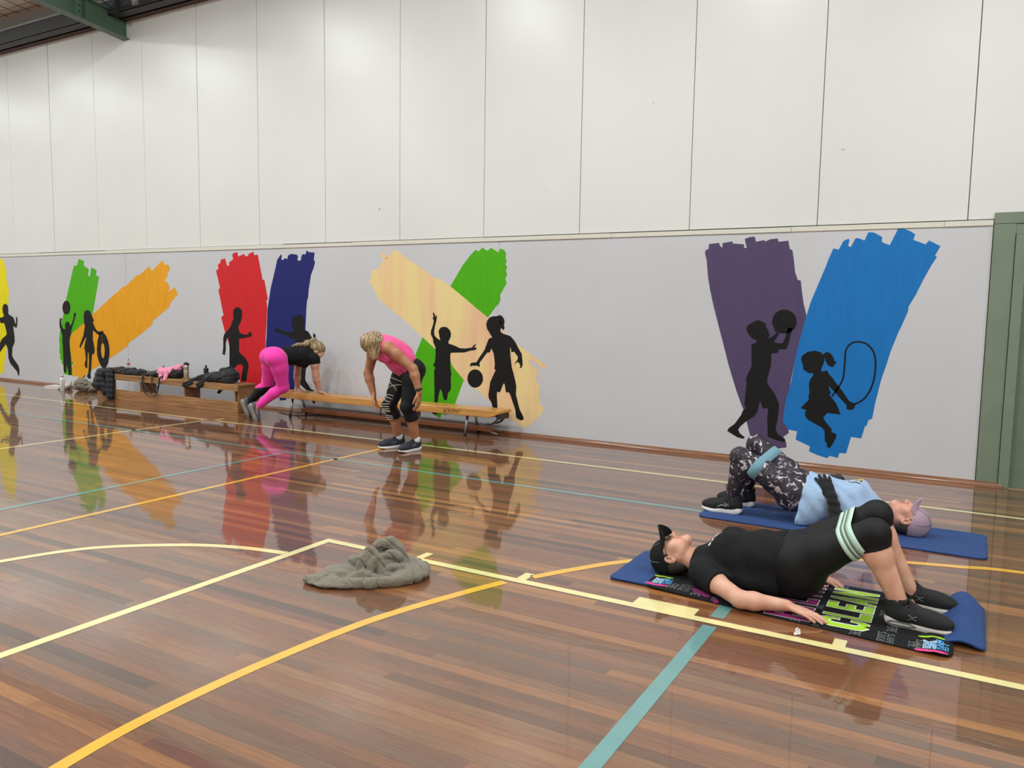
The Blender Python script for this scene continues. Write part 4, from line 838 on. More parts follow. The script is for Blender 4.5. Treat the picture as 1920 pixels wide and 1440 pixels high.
# ---------------------------------------------------------------- wooden box bench
OAK = wood('bench_oak', (128, 88, 52), (178, 130, 82), (1.2, 26, 26), .5, .15)
bx = empty('box_bench', (-9.82, 7.37, 0)); tag(bx, 'low wooden box bench by the wall, piled with jackets and bottles', 'bench')
B = lambda nm, *a, bev=.004: MB().box(*a).build(nm, OAK, bx, bevel=bev)
B('seat_board', -11.35, -8.30, 7.215, 7.365, .345, .375); B('seat_board', -11.35, -8.30, 7.370, 7.52, .345, .375)
B('front_rail', -11.33, -8.30, 7.217, 7.242, .288, .344); B('kick_board', -11.35, -8.305, 7.217, 7.242, 0, .148)
for x in (-11.33, -10.37, -9.41, -8.40): B('divider', x, x + .022, 7.243, 7.50, 0, .344)
B('end_panel', -8.337, -8.315, 7.243, 7.50, 0, .344); B('back_rail', -11.35, -8.32, 7.502, 7.52, .26, .344)

# ---------------------------------------------------------------- long balance bench
PINE = wood('bench_pine', (190, 126, 58), (220, 162, 88), (1.0, 22, 22), .4, .4)
RAILW = wood('bench_rail_wood', (120, 66, 34), (158, 94, 52), (1.0, 22, 22), .5, .2)
CHROME = mat('worn_chrome', (150, 152, 152), .32, metal=.9)
bb = empty('balance_bench', (-6.15, 7.55, 0)); tag(bb, 'long pale wooden balance bench on steel legs, lettered ACROMAT', 'bench')
def beam(x0, x1, y0, y1, z0, z1, cut):
    pr = [(x0, z1), (x1, z1), (x1, z1 - .032), (x1 - cut, z0), (x0 + .02, z0), (x0, z1 - .032)]
    return MB().prism(pr, y0, y1, lambda u, v, w: (u, w, v))
beam(-7.87, -4.42, 7.42, 7.545, .228, .312, .14).build('beam', PINE, bb, bevel=.006)
beam(-7.87, -4.42, 7.548, 7.68, .228, .312, .14).build('beam', PINE, bb, bevel=.006)
MB().box(-7.50, -4.60, 7.545, 7.60, .052, .105).build('lower_rail', RAILW, bb, bevel=.004)
for x in (-7.57, -4.87):
    for y0, y1 in ((7.475, 7.425), (7.63, 7.715)):
        MB().tube([(x, y0, .235), (x, (y0 + y1) / 2, .12), (x, y1, .018)], .0155, 12).build('leg', CHROME, bb, smooth=True)
        MB().lathe([(.017, 0), (.019, .004), (.018, .028), (.016, .030)], c=(x, y1, 0), n=14).build('rubber_foot', M_RUBFOOT if 'M_RUBFOOT' in globals() else mat('rubber_black', (22, 22, 22), .7), bb, smooth=True)
MB().tube([(-6.2, 7.575, .235), (-6.2, 7.575, .10)], .012, 10).build('centre_post', CHROME, bb, smooth=True)
for x, sx in ((-7.50, 1), (-4.62, -1)):
    MB().tube([(x - .09 * sx, 7.57, .03), (x, 7.57, .045), (x + .05 * sx, 7.57, .10), (x + .12 * sx, 7.57, .115), (x + .2 * sx, 7.57, .085)], .010, 8).build('rail_bracket', CHROME, bb, smooth=True)
for y in (7.46, 7.60):
    MB().tube([(-4.50, y, .262), (-4.455, y, .225), (-4.50, y, .178), (-4.56, y, .150), (-4.60, y, .158)], (.011, .013, .012, .010, .008), 8).build('wall_hook', mat('hook_steel', (66, 64, 62), .45, metal=.6), bb, smooth=True)
MB().box(-4.47, -4.43, 7.445, 7.65, .215, .278).build('hook_plate', mat('hook_steel', (66, 64, 62), .45, metal=.6), bb)
v, f = text_geo('ACROMAT', .062); w = v[:, 0].max()
MB().add([(-5.165 + a * .235 / w, 7.4186, .246 + b) for a, b in v], f).build('lettering', mat('letter_brown', (58, 36, 22), .7), bb)

# ---------------------------------------------------------------- bottles
def bottle_pet(x, y, z, h=.19, label='', cat='bottle'):
    r = empty('plastic_bottle', (x, y, z)); tag(r, label, cat)
    k = MATS.get('pet') 
    if k is None:
        q = NT('pet'); q.set(Roughness=.05); q.p.inputs['Transmission Weight'].default_value = .9; q.p.inputs['IOR'].default_value = 1.2; q.p.inputs['Base Color'].default_value = (.86, .9, .9, 1); MATS['pet'] = k = q.m
    s = h / .19; R_ = .031 * s
    MB().lathe([(R_ * .9, 0), (R_, .008 * s), (R_, .055 * s), (R_ * .93, .06 * s), (R_ * .93, .105 * s), (R_, .11 * s), (R_ * .9, .13 * s), (R_ * .42, .165 * s), (R_ * .40, .172 * s)], c=(x, y, z), n=20).build('body', k, r, smooth=True)
    MB().lathe([(R_ * .97, .062 * s), (R_ * .99, .065 * s), (R_ * .99, .100 * s), (R_ * .97, .103 * s)], c=(x, y, z), n=20).build('label_band', mat('label_red', (186, 44, 50), .5), r, smooth=True)
    MB().lathe([(R_ * .48, .172 * s), (R_ * .5, .175 * s), (R_ * .5, .188 * s), (R_ * .42, .19 * s)], c=(x, y, z), n=16).build('screw_cap', mat('cap_red', (150, 30, 48), .5), r, smooth=True)
    return r
bottle_pet(-10.785, 7.36, .468, .125, 'small clear bottle with red label standing on the black sweatshirt')
bottle_pet(-5.63, 7.573, .106, .165, 'clear bottle with red label standing on the lower rail of the long bench')

def steel_bottle():
    x, y, z = -9.478, 7.345, .375; r = empty('steel_bottle', (x, y, z)); tag(r, 'brushed steel drink bottle with black lid beside the pink cloth', 'bottle')
    st = mat('brushed_steel', (196, 188, 176), .3, metal=.9)
    MB().lathe([(.034, 0), (.037, .004), (.037, .125), (.0355, .13), (.037, .135), (.037, .185), (.032, .198), (.030, .20)], c=(x, y, z), n=28).build('body', st, r, smooth=True)
    l = MB(); l.lathe([(.032, .198), (.035, .202), (.034, .222), (.022, .236), (.012, .238)], c=(x, y, z), n=24); lo = l.build('lid', M_BP, r, smooth=True)
    MB().tube([(x + .005, y - .01, z + .228), (x + .045, y - .01, z + .226), (x + .075, y - .012, z + .215), (x + .07, y - .012, z + .200)], .009, 8).build('carry_loop', M_BP, lo, smooth=True)
M_BP = mat('black_plastic_lid', (20, 20, 21), .4)
steel_bottle()
def sport_bottle():
    x, y, z = -9.16, 7.42, .375; r = empty('sports_bottle', (x, y, z)); tag(r, 'black squeeze sports bottle between the steel bottle and the jacket', 'bottle')
    MB().lathe([(.030, 0), (.033, .006), (.033, .055), (.028, .075), (.028, .09), (.033, .108), (.033, .135), (.030, .142)], c=(x, y, z), n=24).build('body', M_BP, r, smooth=True)
    lo = MB(); lo.lathe([(.034, .142), (.034, .158), (.024, .168), (.012, .174)], c=(x, y, z), n=24); c = lo.build('lid', M_BP, r, smooth=True)
    MB().lathe([(.010, .174), (.010, .186), (.015, .19), (.015, .202), (.008, .206)], c=(x, y, z), n=16).build('spout', M_BP, c, smooth=True)
sport_bottle()
def white_bottle():
    x, y, z = -12.50, 7.37, 0; r = empty('white_bottle', (x, y, z)); tag(r, 'slim white metal bottle with small dark marks standing on the floor', 'bottle')
    MB().lathe([(.032, 0), (.035, .004), (.035, .195), (.030, .215), (.020, .225)], c=(x, y, z), n=26).build('body', mat('white_metal', (226, 226, 222), .3, coat=.4), r, smooth=True)
    MB().lathe([(.019, .225), (.021, .228), (.021, .262), (.017, .266)], c=(x, y, z), n=20).build('screw_cap', mat('silver_cap', (200, 200, 200), .3, metal=.8), r, smooth=True)
    d = unit(V(0, 0, 0) - V(x, y, 0)); mk = MB()
    for i in range(7):
        zz = .165 - i * .019; a = V(-d[1], d[0], 0); c = V(x, y, zz) + d * .0352; mk.add([c - a * .006, c + a * .006, c + a * .004 + V(0, 0, .009), c - a * .006 + V(0, 0, .009)], [(0, 1, 2, 3)])
    tag(mk.build('printed_marks', mat('mark_dark', (60, 60, 62), .6), r), kind='stuff')
white_bottle()

# ---------------------------------------------------------------- clothes and bags (soft shapes)
def soft(name, prims, h, m, label, cat, origin, disp=None, offset=0, clips=(), floor_z=None, it=1, parent=None):
    Vt, Q = field_mesh(prims, h, disp=disp, offset=offset, clips=clips, floor_z=floor_z, it=it)
    o = quad_mesh(name, Vt, Q, m, parent, origin=origin)
    if label: tag(o, label, cat)
    return o
wr = lambda a, fx, fy, fz: (lambda X, Y, Z: a * np.sin(X * fx + 1.7 * np.sin(Y * fy * .6)) * np.sin(Z * fz + X * fx * .4) + a * .6 * np.sin(Y * fy + Z * fz * .7 + X * fx * .5))
def crease(a, fx, fy, fz, w=.25, seed=0.0):
    def fn(X, Y, Z):
        q = np.sin(X * fx + 1.4 * np.sin(Y * fy * .7 + Z * fz * .5 + seed) + seed); p = np.sin(X * fx * .6 - Z * fz + 1.2 * np.sin(X * fx * .35 + seed * 2))
        return a * np.exp(-(q / w) ** 2) + a * .9 * np.exp(-(p / w) ** 2) + a * .4 * np.sin(X * fx * 1.7 + Y * fy) * np.sin(Z * fz * 1.3 + seed)
    return fn
quilt = lambda X, Y, Z: -.010 * np.abs(np.sin((Z * .95 + .12 * (Y - 7.2)) / .075 * PI)) + .004 * np.sin(X * 40 + Y * 25)
soft('puffer_jacket', [ell((-11.10, 7.34, .40), (.22, .17, .055), None, .05), cone((-11.20, 7.20, .36), (-11.22, 7.17, .20), .085, .080, .03, flat=((0, 1, 0), .6)),
                       cone((-11.00, 7.20, .38), (-10.97, 7.175, .06), .085, .075, .008, flat=((0, 1, 0), .55)), cone((-11.28, 7.24, .36), (-11.36, 7.22, .19), .07, .06, .03),
                       cone((-11.16, 7.19, .2), (-11.12, 7.185, .10), .07, .05, .03, flat=((0, 1, 0), .6)), cone((-10.96, 7.35, .41), (-10.81, 7.4, .40), .06, .04, .04)],
     .007, fabric('puffer_nylon', (30, 32, 38), .42, .25, 24, sheen=0, weave=.05), 'black quilted puffer jacket hanging over the left end of the box bench', 'jacket', (-11.10, 7.3, .35), quilt)
soft('sweatshirt', [ell((-10.68, 7.35, .405), (.33, .13, .050), None, .04), ell((-10.78, 7.37, .43), (.17, .10, .038), None, .03), cone((-10.95, 7.27, .40), (-10.99, 7.24, .372), .04, .035, .02), cone((-10.45, 7.30, .42), (-10.27, 7.32, .40), .045, .03, .02),
                    cone((-10.9, 7.36, .43), (-10.6, 7.33, .455), .03, .028, .012), cone((-10.55, 7.38, .44), (-10.33, 7.36, .43), .028, .02, .012)],
     .006, fabric('black_sweat', (34, 34, 36), .9, .4, 16), 'black sweatshirt lying flat under the small red labelled bottle', 'sweatshirt', (-10.7, 7.35, .375), crease(.011, 17, 26, 40, .3, 1.0), floor_z=.3765)
bag = soft('gym_bag', [ell((-9.90, 7.36, .43), (.30, .13, .055), None, .03), ell((-9.68, 7.38, .455), (.13, .12, .085), None, .04), ell((-10.10, 7.33, .415), (.14, .12, .04), None, .03), cone((-10.03, 7.38, .45), (-10.02, 7.39, .53), .014, .006, .01)],
     .006, fabric('bag_nylon', (22, 22, 24), .55, .4, 20), 'black gym bag with straps hanging down the front of the box bench', 'bag', (-9.9, 7.36, .375), crease(.009, 24, 24, 30, .3, 2.0), floor_z=.3765)
def ribbon(pts, w, name, m, parent, side=(1, 0, 0)):
    P = spline(pts, 8); T = np.gradient(P, axis=0); n = np.array(side, float); s2 = np.tile(n, (len(P), 1)) * w / 2
    o = MB().grid(np.stack([P - s2, P + s2], 1)).build(name, m, parent, smooth=True); md = o.modifiers.new('solid', 'SOLIDIFY'); md.thickness = .003
    return o
strap_m = fabric('strap_web', (26, 25, 26), .8, .05, 40)
ribbon([(-10.22, 7.30, .405), (-10.24, 7.205, .385), (-10.24, 7.195, .25), (-10.19, 7.192, .15), (-10.05, 7.19, .105), (-9.93, 7.192, .15), (-9.88, 7.195, .27), (-9.86, 7.205, .385), (-9.84, 7.30, .41)], .034, 'strap', strap_m, bag)
ribbon([(-10.02, 7.29, .405), (-10.03, 7.203, .382), (-10.03, 7.194, .30), (-10.0, 7.19, .235), (-9.93, 7.19, .225), (-9.88, 7.192, .27)], .022, 'strap', strap_m, bag)
ribbon([(-10.235, 7.196, .30), (-10.12, 7.193, .20), (-10.03, 7.190, .13)], .03, 'strap', strap_m, bag)
soft('pink_cloth', [cone((-9.98, 7.30, .45), (-9.62, 7.34, .52), .050, .045, .03), cone((-9.66, 7.34, .53), (-9.535, 7.36, .565), .035, .020, .02), cone((-9.94, 7.27, .46), (-9.86, 7.215, .345), .060, .030, .03, flat=((0, 1, 0), .45)), cone((-9.80, 7.26, .46), (-9.78, 7.215, .36), .065, .030, .03, flat=((0, 1, 0), .45)), ell((-9.84, 7.28, .47), (.15, .06, .05), None, .03)],
     .0055, fabric('pink_jersey', (244, 150, 184), .8, .4, 18), 'crumpled light pink top draped over the black gym bag', 'clothing', (-9.8, 7.3, .4), crease(.009, 30, 26, 26, .3, .4))
soft('jacket', [ell((-8.78, 7.36, .44), (.27, .13, .075), None, .04), cone((-8.95, 7.33, .46), (-9.22, 7.24, .375), .055, .040, .03), cone((-9.20, 7.24, .37), (-9.33, 7.195, .315), .040, .036, .02), cone((-8.74, 7.36, .50), (-8.60, 7.38, .55), .075, .05, .04), cone((-8.95, 7.27, .40), (-9.05, 7.205, .325), .055, .045, .02),
                cone((-8.62, 7.30, .42), (-8.52, 7.30, .40), .07, .045, .03), ell((-8.58, 7.36, .46), (.11, .12, .09), None, .04)],
     .006, fabric('black_jacket', (28, 29, 31), .7, .4, 16), 'black jacket heaped on the right end of the box bench, one sleeve hanging over', 'jacket', (-8.8, 7.35, .375), crease(.013, 18, 24, 26, .3, 3.0))
soft('grey_bag', [ell((-12.34, 7.60, .10), (.16, .11, .10), None, .03), ell((-12.16, 7.63, .07), (.15, .10, .075), None, .04), ell((-12.05, 7.62, .05), (.08, .08, .05), None, .03), cone((-12.42, 7.60, .17), (-12.36, 7.66, .23), .028, .022, .02), cone((-12.3, 7.55, .15), (-12.15, 7.54, .13), .035, .03, .02)],
     .006, fabric('khaki_bag', (126, 118, 104), .85, .45, 16, var=.25), 'slouched grey khaki bag on the floor behind the white bottle', 'bag', (-12.25, 7.6, 0), crease(.012, 20, 24, 26, .3, .8), floor_z=.001)
soft('white_cloth', [ell((-12.72, 7.56, .05), (.10, .10, .055), None, .03), ell((-12.82, 7.58, .02), (.10, .10, .022), None, .03), cone((-12.62, 7.55, .08), (-12.60, 7.57, .14), .035, .02, .02)],
     .006, fabric('white_cloth', (206, 202, 200), .9, .3, 18), 'small pale cloth bundle on the floor left of the white bottle', 'cloth', (-12.75, 7.56, 0), wr(.005, 30, 30, 30), floor_z=.001)
bk = empty('white_notebook', (-13.10, 7.62, 0)); tag(bk, 'flat white notebook on the floor by the skirting', 'notebook')
Mx = Matrix.Translation((-13.10, 7.62, 0)) @ Matrix.Rotation(.15, 4, 'Z')
MB().box(-.15, .15, -.10, .10, .003, .030, Mx).build('pages', mat('paper', (214, 208, 204), .8), bk); MB().box(-.153, .153, -.103, .103, .030, .034, Mx).build('cover', mat('cover_white', (226, 220, 218), .6), bk); MB().box(-.153, .153, -.103, .103, .0, .003, Mx).build('cover', mat('cover_white', (226, 220, 218), .6), bk)
cb = MB(); cb.tube(spline([(-7.95, 7.60, .006), (-7.75, 7.52, .006), (-7.55, 7.50, .006), (-7.40, 7.60, .006), (-7.35, 7.72, .006)], 8), .005, 8)
tag(cb.build('cable', mat('cable_dark', (52, 40, 36), .6), smooth=True, origin=(-7.6, 7.55, 0)), 'thin dark cable lying by the left foot of the long bench', 'cable')

# ---------------------------------------------------------------- exercise mats
M_MAT = fabric('blue_foam', (34, 66, 120), .75, .12, 6.0, weave=.3, sheen=.05, var=.12)
def exercise_mat(x0, x1, y0, y1, zf, r, label, skew=0.0, nx=70, ny=34, t=.011):
    ys = y0 + (y1 - y0) * (0.5 - 0.5 * np.cos(np.linspace(0, PI, ny))); G = np.zeros((ny, nx, 3))
    for j, y in enumerate(ys):
        d = max(0, r - min(y - y0, y1 - y)); e = r - math.sqrt(max(0, r * r - d * d)); xs = np.linspace(x0 + e, x1 - e, nx)
        for i, x in enumerate(xs): G[j, i] = (x, y + skew * (x - x0), zf(x, (y - y0) / (y1 - y0)))
    o = MB().grid(G).build('exercise_mat', M_MAT, origin=((x0 + x1) / 2, (y0 + y1) / 2, 0), smooth=True)
    md = o.modifiers.new('solid', 'SOLIDIFY'); md.thickness = t; md.offset = -1
    return tag(o, label, 'exercise mat', 'blue exercise mats')
def z1(x, v):
    a = max(0.0, (x + .06) / .19); b = a if a < 1 else 1
    return .012 + (.028 + .045 * v) * math.sin(min(1, b) * PI * .92) ** 1.5 * (x > -.06) + .003 * (x < -1.3) * abs(math.sin((v - .55) * 9))
exercise_mat(-1.615, .138, 3.885, 4.445, z1, .03, 'blue exercise mat under the black towel, far end curling up')
exercise_mat(-1.60, .165, 5.43, 6.03, lambda x, v: .0118, .06, 'flat blue exercise mat under the person in pale blue', skew=-.022)

# ---------------------------------------------------------------- printed black towel
def tz(x, y):
    """surface of the towel: over the mat, then down to the floor at the near edge"""
    e = 3.875 - y; base = .0165 if e < 0 else .0165 - .0115 * min(1, e / .035)
    return base + .0022 * math.sin(x * 9 + y * 6) * math.sin(y * 15 - x * 4) + (.012 * math.exp(-((x + .05) / .05) ** 2) * (y < 3.95))
ty0 = lambda x: 3.868 - .093 * (x + 1.40); ty1 = lambda x: 4.425 + .01 * math.sin(x * 5)
G = np.zeros((90, 44, 3))
for i, x in enumerate(np.linspace(-1.41, .015, 90)):
    for j, v_ in enumerate(np.linspace(0, 1, 44)):
        er = .05 - min(.05, min(x + 1.41, .015 - x)); e2 = (.05 - math.sqrt(max(0, .05 ** 2 - er ** 2))); y = ty0(x) + e2 + (ty1(x) - ty0(x) - 2 * e2) * v_
        G[i, j] = (x, y, tz(x, y))
towel = MB().grid(G).build('printed_towel', fabric('black_microfibre', (18, 18, 20), .9, .12, 18, sheen=0.0, var=.3), origin=(-.7, 4.13, 0), smooth=True)
md = towel.modifiers.new('solid', 'SOLIDIFY'); md.thickness = .004; md.offset = -1
tag(towel, 'black towel printed with bright words spread over the near mat', 'towel')
def lettering(name, s, x_top, x_bot, y_l, y_r, m, fat=0.0, lift=.001, slant=0.0, ref=None):
    """reads toward +y with the tops of the letters toward -x"""
    v, f = text_geo(s, 1.0, fat); v0, _ = text_geo(ref or s, 1.0, 0.0)
    u0, u1, b0, b1 = v0[:, 0].min(), v0[:, 0].max(), v0[:, 1].min(), v0[:, 1].max()
    P = []
    for a, b in v:
        y = y_l + (y_r - y_l) * (a - u0) / (u1 - u0); x = x_bot + (x_top - x_bot) * (b - b0) / (b1 - b0) + slant * (y - y_l)
        P.append((x, y, tz(x, y) + lift))
    return MB().add(P, f).build(name, m, towel)
BLOCK = {
 'L': [(0,0),(1,0),(1,.25),(.36,.25),(.36,1),(0,1)], 'E': [(0,0),(1,0),(1,.22),(.36,.22),(.36,.40),(.85,.40),(.85,.60),(.36,.60),(.36,.78),(1,.78),(1,1),(0,1)],
 'F': [(0,0),(.36,0),(.36,.38),(.85,.38),(.85,.60),(.36,.60),(.36,.78),(1,.78),(1,1),(0,1)], 'A': [(0,0),(.34,0),(.40,.22),(.60,.22),(.66,0),(1,0),(.68,1),(.505,1),(.505,.78),(.57,.42),(.43,.42),(.495,.78),(.495,1),(.32,1)],
 'N': [(0,0),(.33,0),(.33,.52),(.67,0),(1,0),(1,1),(.67,1),(.67,.48),(.33,1),(0,1)],
 'C': [(.25,0),(.75,0),(.93,.1),(1,.22),(1,.38),(.66,.38),(.66,.27),(.58,.2),(.42,.2),(.34,.28),(.34,.72),(.42,.8),(.58,.8),(.66,.73),(.66,.62),(1,.62),(1,.78),(.93,.9),(.75,1),(.25,1),(.07,.9),(0,.78),(0,.22),(.07,.1)],
 'I': [(.28,0),(.72,0),(.72,1),(.28,1)], 'T': [(.33,0),(.67,0),(.67,.76),(1,.76),(1,1),(0,1),(0,.76),(.33,.76)], 'H': [(0,0),(.34,0),(.34,.38),(.66,.38),(.66,0),(1,0),(1,1),(.66,1),(.66,.62),(.34,.62),(.34,1),(0,1)],
 'Y': [(.33,0),(.67,0),(.67,.4),(1,1),(.66,1),(.5,.66),(.34,1),(0,1),(.33,.4)], '5': [(0,0),(.75,0),(1,.2),(1,.5),(.75,.64),(.36,.64),(.36,.78),(.95,.78),(.95,1),(0,1),(0,.42),(.58,.42),(.64,.36),(.64,.26),(.56,.2),(0,.2)],
 'K': [(0,0),(.34,0),(.34,.34),(.42,.44),(.64,0),(1,0),(.66,.6),(1,1),(.64,1),(.34,.62),(.34,1),(0,1)]}
def block_word(s, x_top, x_bot, y_l, y_r, m, m2, edge=.005, gap=.14):
    """each letter a part: coloured block with a pale outline, reading toward +y"""
    n = len(s); cw = (y_r - y_l) / (n + gap * (n - 1))
    for i, ch in enumerate(s):
        y0 = y_l + i * cw * (1 + gap); P = [(x_bot + (x_top - x_bot) * b, y0 + cw * a) for a, b in BLOCK[ch]]; k = len(P)
        mb = MB(); mb.add([(a, b, tz(a, b) + .0016) for a, b in P], [tuple(range(k))]); mb.cur = 1
        for j in range(k):
            a, b = np.array(P[j]), np.array(P[(j + 1) % k]); d = (b - a) / (np.linalg.norm(b - a) + 1e-9); q = np.array([-d[1], d[0]]) * edge / 2; a, b = a - d * edge / 2, b + d * edge / 2
            mb.add([(*u, tz(*u) + .0024) for u in (a - q, b - q, b + q, a + q)], [(0, 1, 2, 3)])
        mb.build('letter', [m, m2], towel, tri=True)
PW, PG, PK, PB_, PGR = mat('print_white', (224, 224, 220), .8), mat('print_green', (156, 200, 40), .8), mat('print_magenta', (150, 40, 110), .8), mat('print_sky', (78, 156, 214), .8), mat('print_grey', (112, 114, 116), .85)
PP = mat('print_pink', (226, 60, 138), .8)
block_word('CLEAN', -.535, -.325, 3.835, 4.36, PG, PW)
block_word('FILTHY', -.785, -.575, 3.825, 4.42, PK, PW)
for i, (s, xt, xb, ya_, yb_) in enumerate((('365', -1.30, -1.245, 3.89, 3.965), ('365', -1.16, -1.11, 3.862, 3.93), ('365', -.94, -.895, 3.835, 3.895), ('365', -.66, -.615, 3.808, 3.868), ('365', -.40, -.35, 3.782, 3.842), ('365', -.30, -.255, 4.07, 4.14), ('365', -.255, -.21, 3.88, 3.95),
                                       ('365', -.16, -.115, 3.775, 3.84), ('365', -.52, -.475, 4.365, 4.41), ('365', -.575, -.545, 4.0, 4.06), ('365', -.30, -.26, 4.33, 4.40),
                                       ('SPORTS', -1.235, -1.205, 3.885, 3.985), ('SPORTS', -1.05, -1.02, 3.85, 3.95), ('SPORTS', -.56, -.53, 3.80, 3.83), ('SPORTS', -.285, -.25, 3.765, 3.865), ('SPORTS', -.255, -.22, 3.97, 4.06), ('SPORTS', -.13, -.09, 3.75, 3.86),
                                       ('EVENTS', -1.20, -1.175, 3.885, 3.985), ('EVENTS', -.245, -.215, 3.765, 3.86), ('EVENTS', -.085, -.055, 3.76, 3.85), ('EVENTS', -.22, -.19, 4.18, 4.27), ('365', -.215, -.17, 4.17, 4.25))):
    lettering('small_print', s, xt, xb, ya_, yb_, PGR, 0.0, .0008)
def foam_logo(x, y, s=1.0):
    block_word('5K', x, x + .048 * s, y, y + .085 * s, PB_, PW, .0025)
    lettering('logo_word', 'FOAM', x + .048 * s, x + .072 * s, y + .01 * s, y + .095 * s, PB_, .02, .0013); lettering('logo_word', 'FEST', x + .073 * s, x + .097 * s, y + .015 * s, y + .09 * s, PB_, .02, .0013)
    mb = MB()
    for dx, dy, rr in ((-.005, -.02, .022), (.025, -.028, .016), (.055, -.022, .020), (.08, -.014, .014)):
        P = [(x + s * (dx + rr * 1.3 * math.cos(t)), y + s * (dy + rr * .6 * math.sin(t))) for t in np.linspace(0, 2 * PI, 14, endpoint=False)]; mb.add([(a, b, tz(a, b) + .0012) for a, b in P], [tuple(range(14))])
    tag(mb.build('logo_splash', PP, towel), kind='stuff')
    mb = MB()
    for dx, dy, rr in ((.0, .115, .02), (.03, .122, .017), (.06, .118, .02)):
        P = [(x + s * (dx + rr * 1.3 * math.cos(t)), y + s * (dy + rr * .5 * math.sin(t))) for t in np.linspace(0, 2 * PI, 14, endpoint=False)]; mb.add([(a, b, tz(a, b) + .0012) for a, b in P], [tuple(range(14))])
    tag(mb.build('logo_splash', PG, towel), kind='stuff')
foam_logo(-.10, 3.775); foam_logo(-.075, 4.13, .9); foam_logo(-1.385, 3.925, .95)
mb = MB()
for P in ([(-1.18, 3.93), (-1.165, 3.955), (-1.12, 3.935), (-1.055, 3.885), (-1.075, 3.865), (-1.13, 3.885)], [(-1.045, 3.868), (-1.02, 3.866), (-1.005, 3.845), (-1.03, 3.835)]):
    mb.add([(a, b, tz(a, b) + .0012) for a, b in P], [tuple(range(len(P)))])
mb.build('printed_shape', PK, towel)

# ---------------------------------------------------------------- crumpled grey towel
_e, _g, _o = V(.73, .68, 0), V(-.68, .73, 0), V(-2.70, 3.20, 0)
T3 = lambda e, g, z: _o + _e * e + _g * g + V(0, 0, z)
RT = np.array([unit(_e), unit(_g), (0, 0, 1)])
tw = [ell(T3(-.03, -.03, .016), (.29, .13, .030), RT, .03), cone(T3(-.315, .0, .020), T3(-.16, -.02, .026), .022, .05, .03, flat=((0, 0, 1), .6)), ell(T3(.20, .01, .03), (.125, .15, .055), RT, .03), ell(T3(-.14, .03, .03), (.12, .08, .045), RT, .03)]
tw += chain([T3(-.32, -.005, .020), T3(-.24, -.055, .018), T3(-.12, -.115, .022), T3(.0, -.145, .024), T3(.14, -.135, .028), T3(.25, -.07, .030), T3(.295, .03, .034), T3(.26, .12, .034)], (.020, .022, .026, .028, .030, .030, .030, .026), .018)
tw += [ell(T3(.08, .05, .06), (.13, .10, .075), RT, .02)]
tw += chain([T3(-.045, -.035, .05), T3(-.03, -.02, .11), T3(.005, -.005, .150), T3(.045, -.02, .115), T3(.06, -.05, .05)], (.034, .034, .030, .028, .024), .006)
tw += chain([T3(-.005, -.055, .045), T3(.01, -.045, .09), T3(.03, -.035, .12)], (.026, .026, .024), .005)
tw += chain([T3(.02, .05, .135), T3(.065, .055, .170), T3(.115, .05, .178), T3(.160, .035, .140), T3(.185, .01, .07)], (.028, .032, .034, .036, .036), .006)
tw += chain([T3(.07, .0, .125), T3(.12, -.01, .13), T3(.155, -.01, .11)], (.024, .026, .026), .005)
tw += chain([T3(.085, -.055, .055), T3(.12, -.06, .075), T3(.165, -.06, .072), T3(.21, -.045, .05)], (.020, .024, .024, .018), .005)
tw += chain([T3(.09, -.085, .042), T3(.15, -.095, .045), T3(.22, -.085, .045), T3(.27, -.04, .05)], (.016, .018, .018, .014), .005)
tw += [sph(T3(-.075, .07, .065), .048, .008), cone(T3(-.10, .085, .085), T3(-.05, .06, .09), .018, .018, .004), sph(T3(.062, .012, .145), .022, .006, 'sub')]
tw += chain([T3(-.20, -.03, .040), T3(-.13, -.045, .052), T3(-.07, -.06, .050)], (.014, .018, .014), .02); tw += chain([T3(-.10, -.085, .045), T3(-.04, -.08, .055), T3(.03, -.10, .045)], (.014, .018, .014), .015)
for i in range(6): tw += [cone(T3(.20 + .012 * i, .11 - .035 * i, .078 - .002 * i), T3(.275, .085 - .03 * i, .058), .012, .009, .010)]
def nz(X, Y, Z):
    e = (X - _o[0]) * _e[0] + (Y - _o[1]) * _e[1]; g = (X - _o[0]) * _g[0] + (Y - _o[1]) * _g[1]
    r = np.sqrt((e - .08) ** 2 + (g - .03) ** 2); ph = np.arctan2(g - .03, e - .08)
    g1 = np.exp(-(np.sin(4.5 * ph + 20 * r + 1.2 * np.sin(26 * e)) / .20) ** 2) * np.clip((r - .07) / .05, 0, 1)
    g2 = np.exp(-(np.sin(e * 34 + Z * 26 + 1.5 * np.sin(g * 26)) / .22) ** 2) * np.clip((Z - .045) / .04, 0, 1)
    return .0075 * g1 + .009 * g2 + .0025 * np.sin(X * 55 + 2 * np.sin(Y * 23)) * np.sin(Y * 48 + Z * 40) + .0010 * np.sin(X * 190 + Z * 120) * np.sin(Y * 200)
Vt, Q = field_mesh(tw, .0042, disp=nz, floor_z=.0015, it=0)
gt = quad_mesh('grey_towel', Vt, Q, fabric('grey_terry', (128, 121, 106), .95, .5, 60, weave=1.0, sheen=.25, var=.35), None, origin=(-2.70, 3.2, 0))
tag(gt, 'crumpled grey brown towel heaped on the court floor', 'towel')

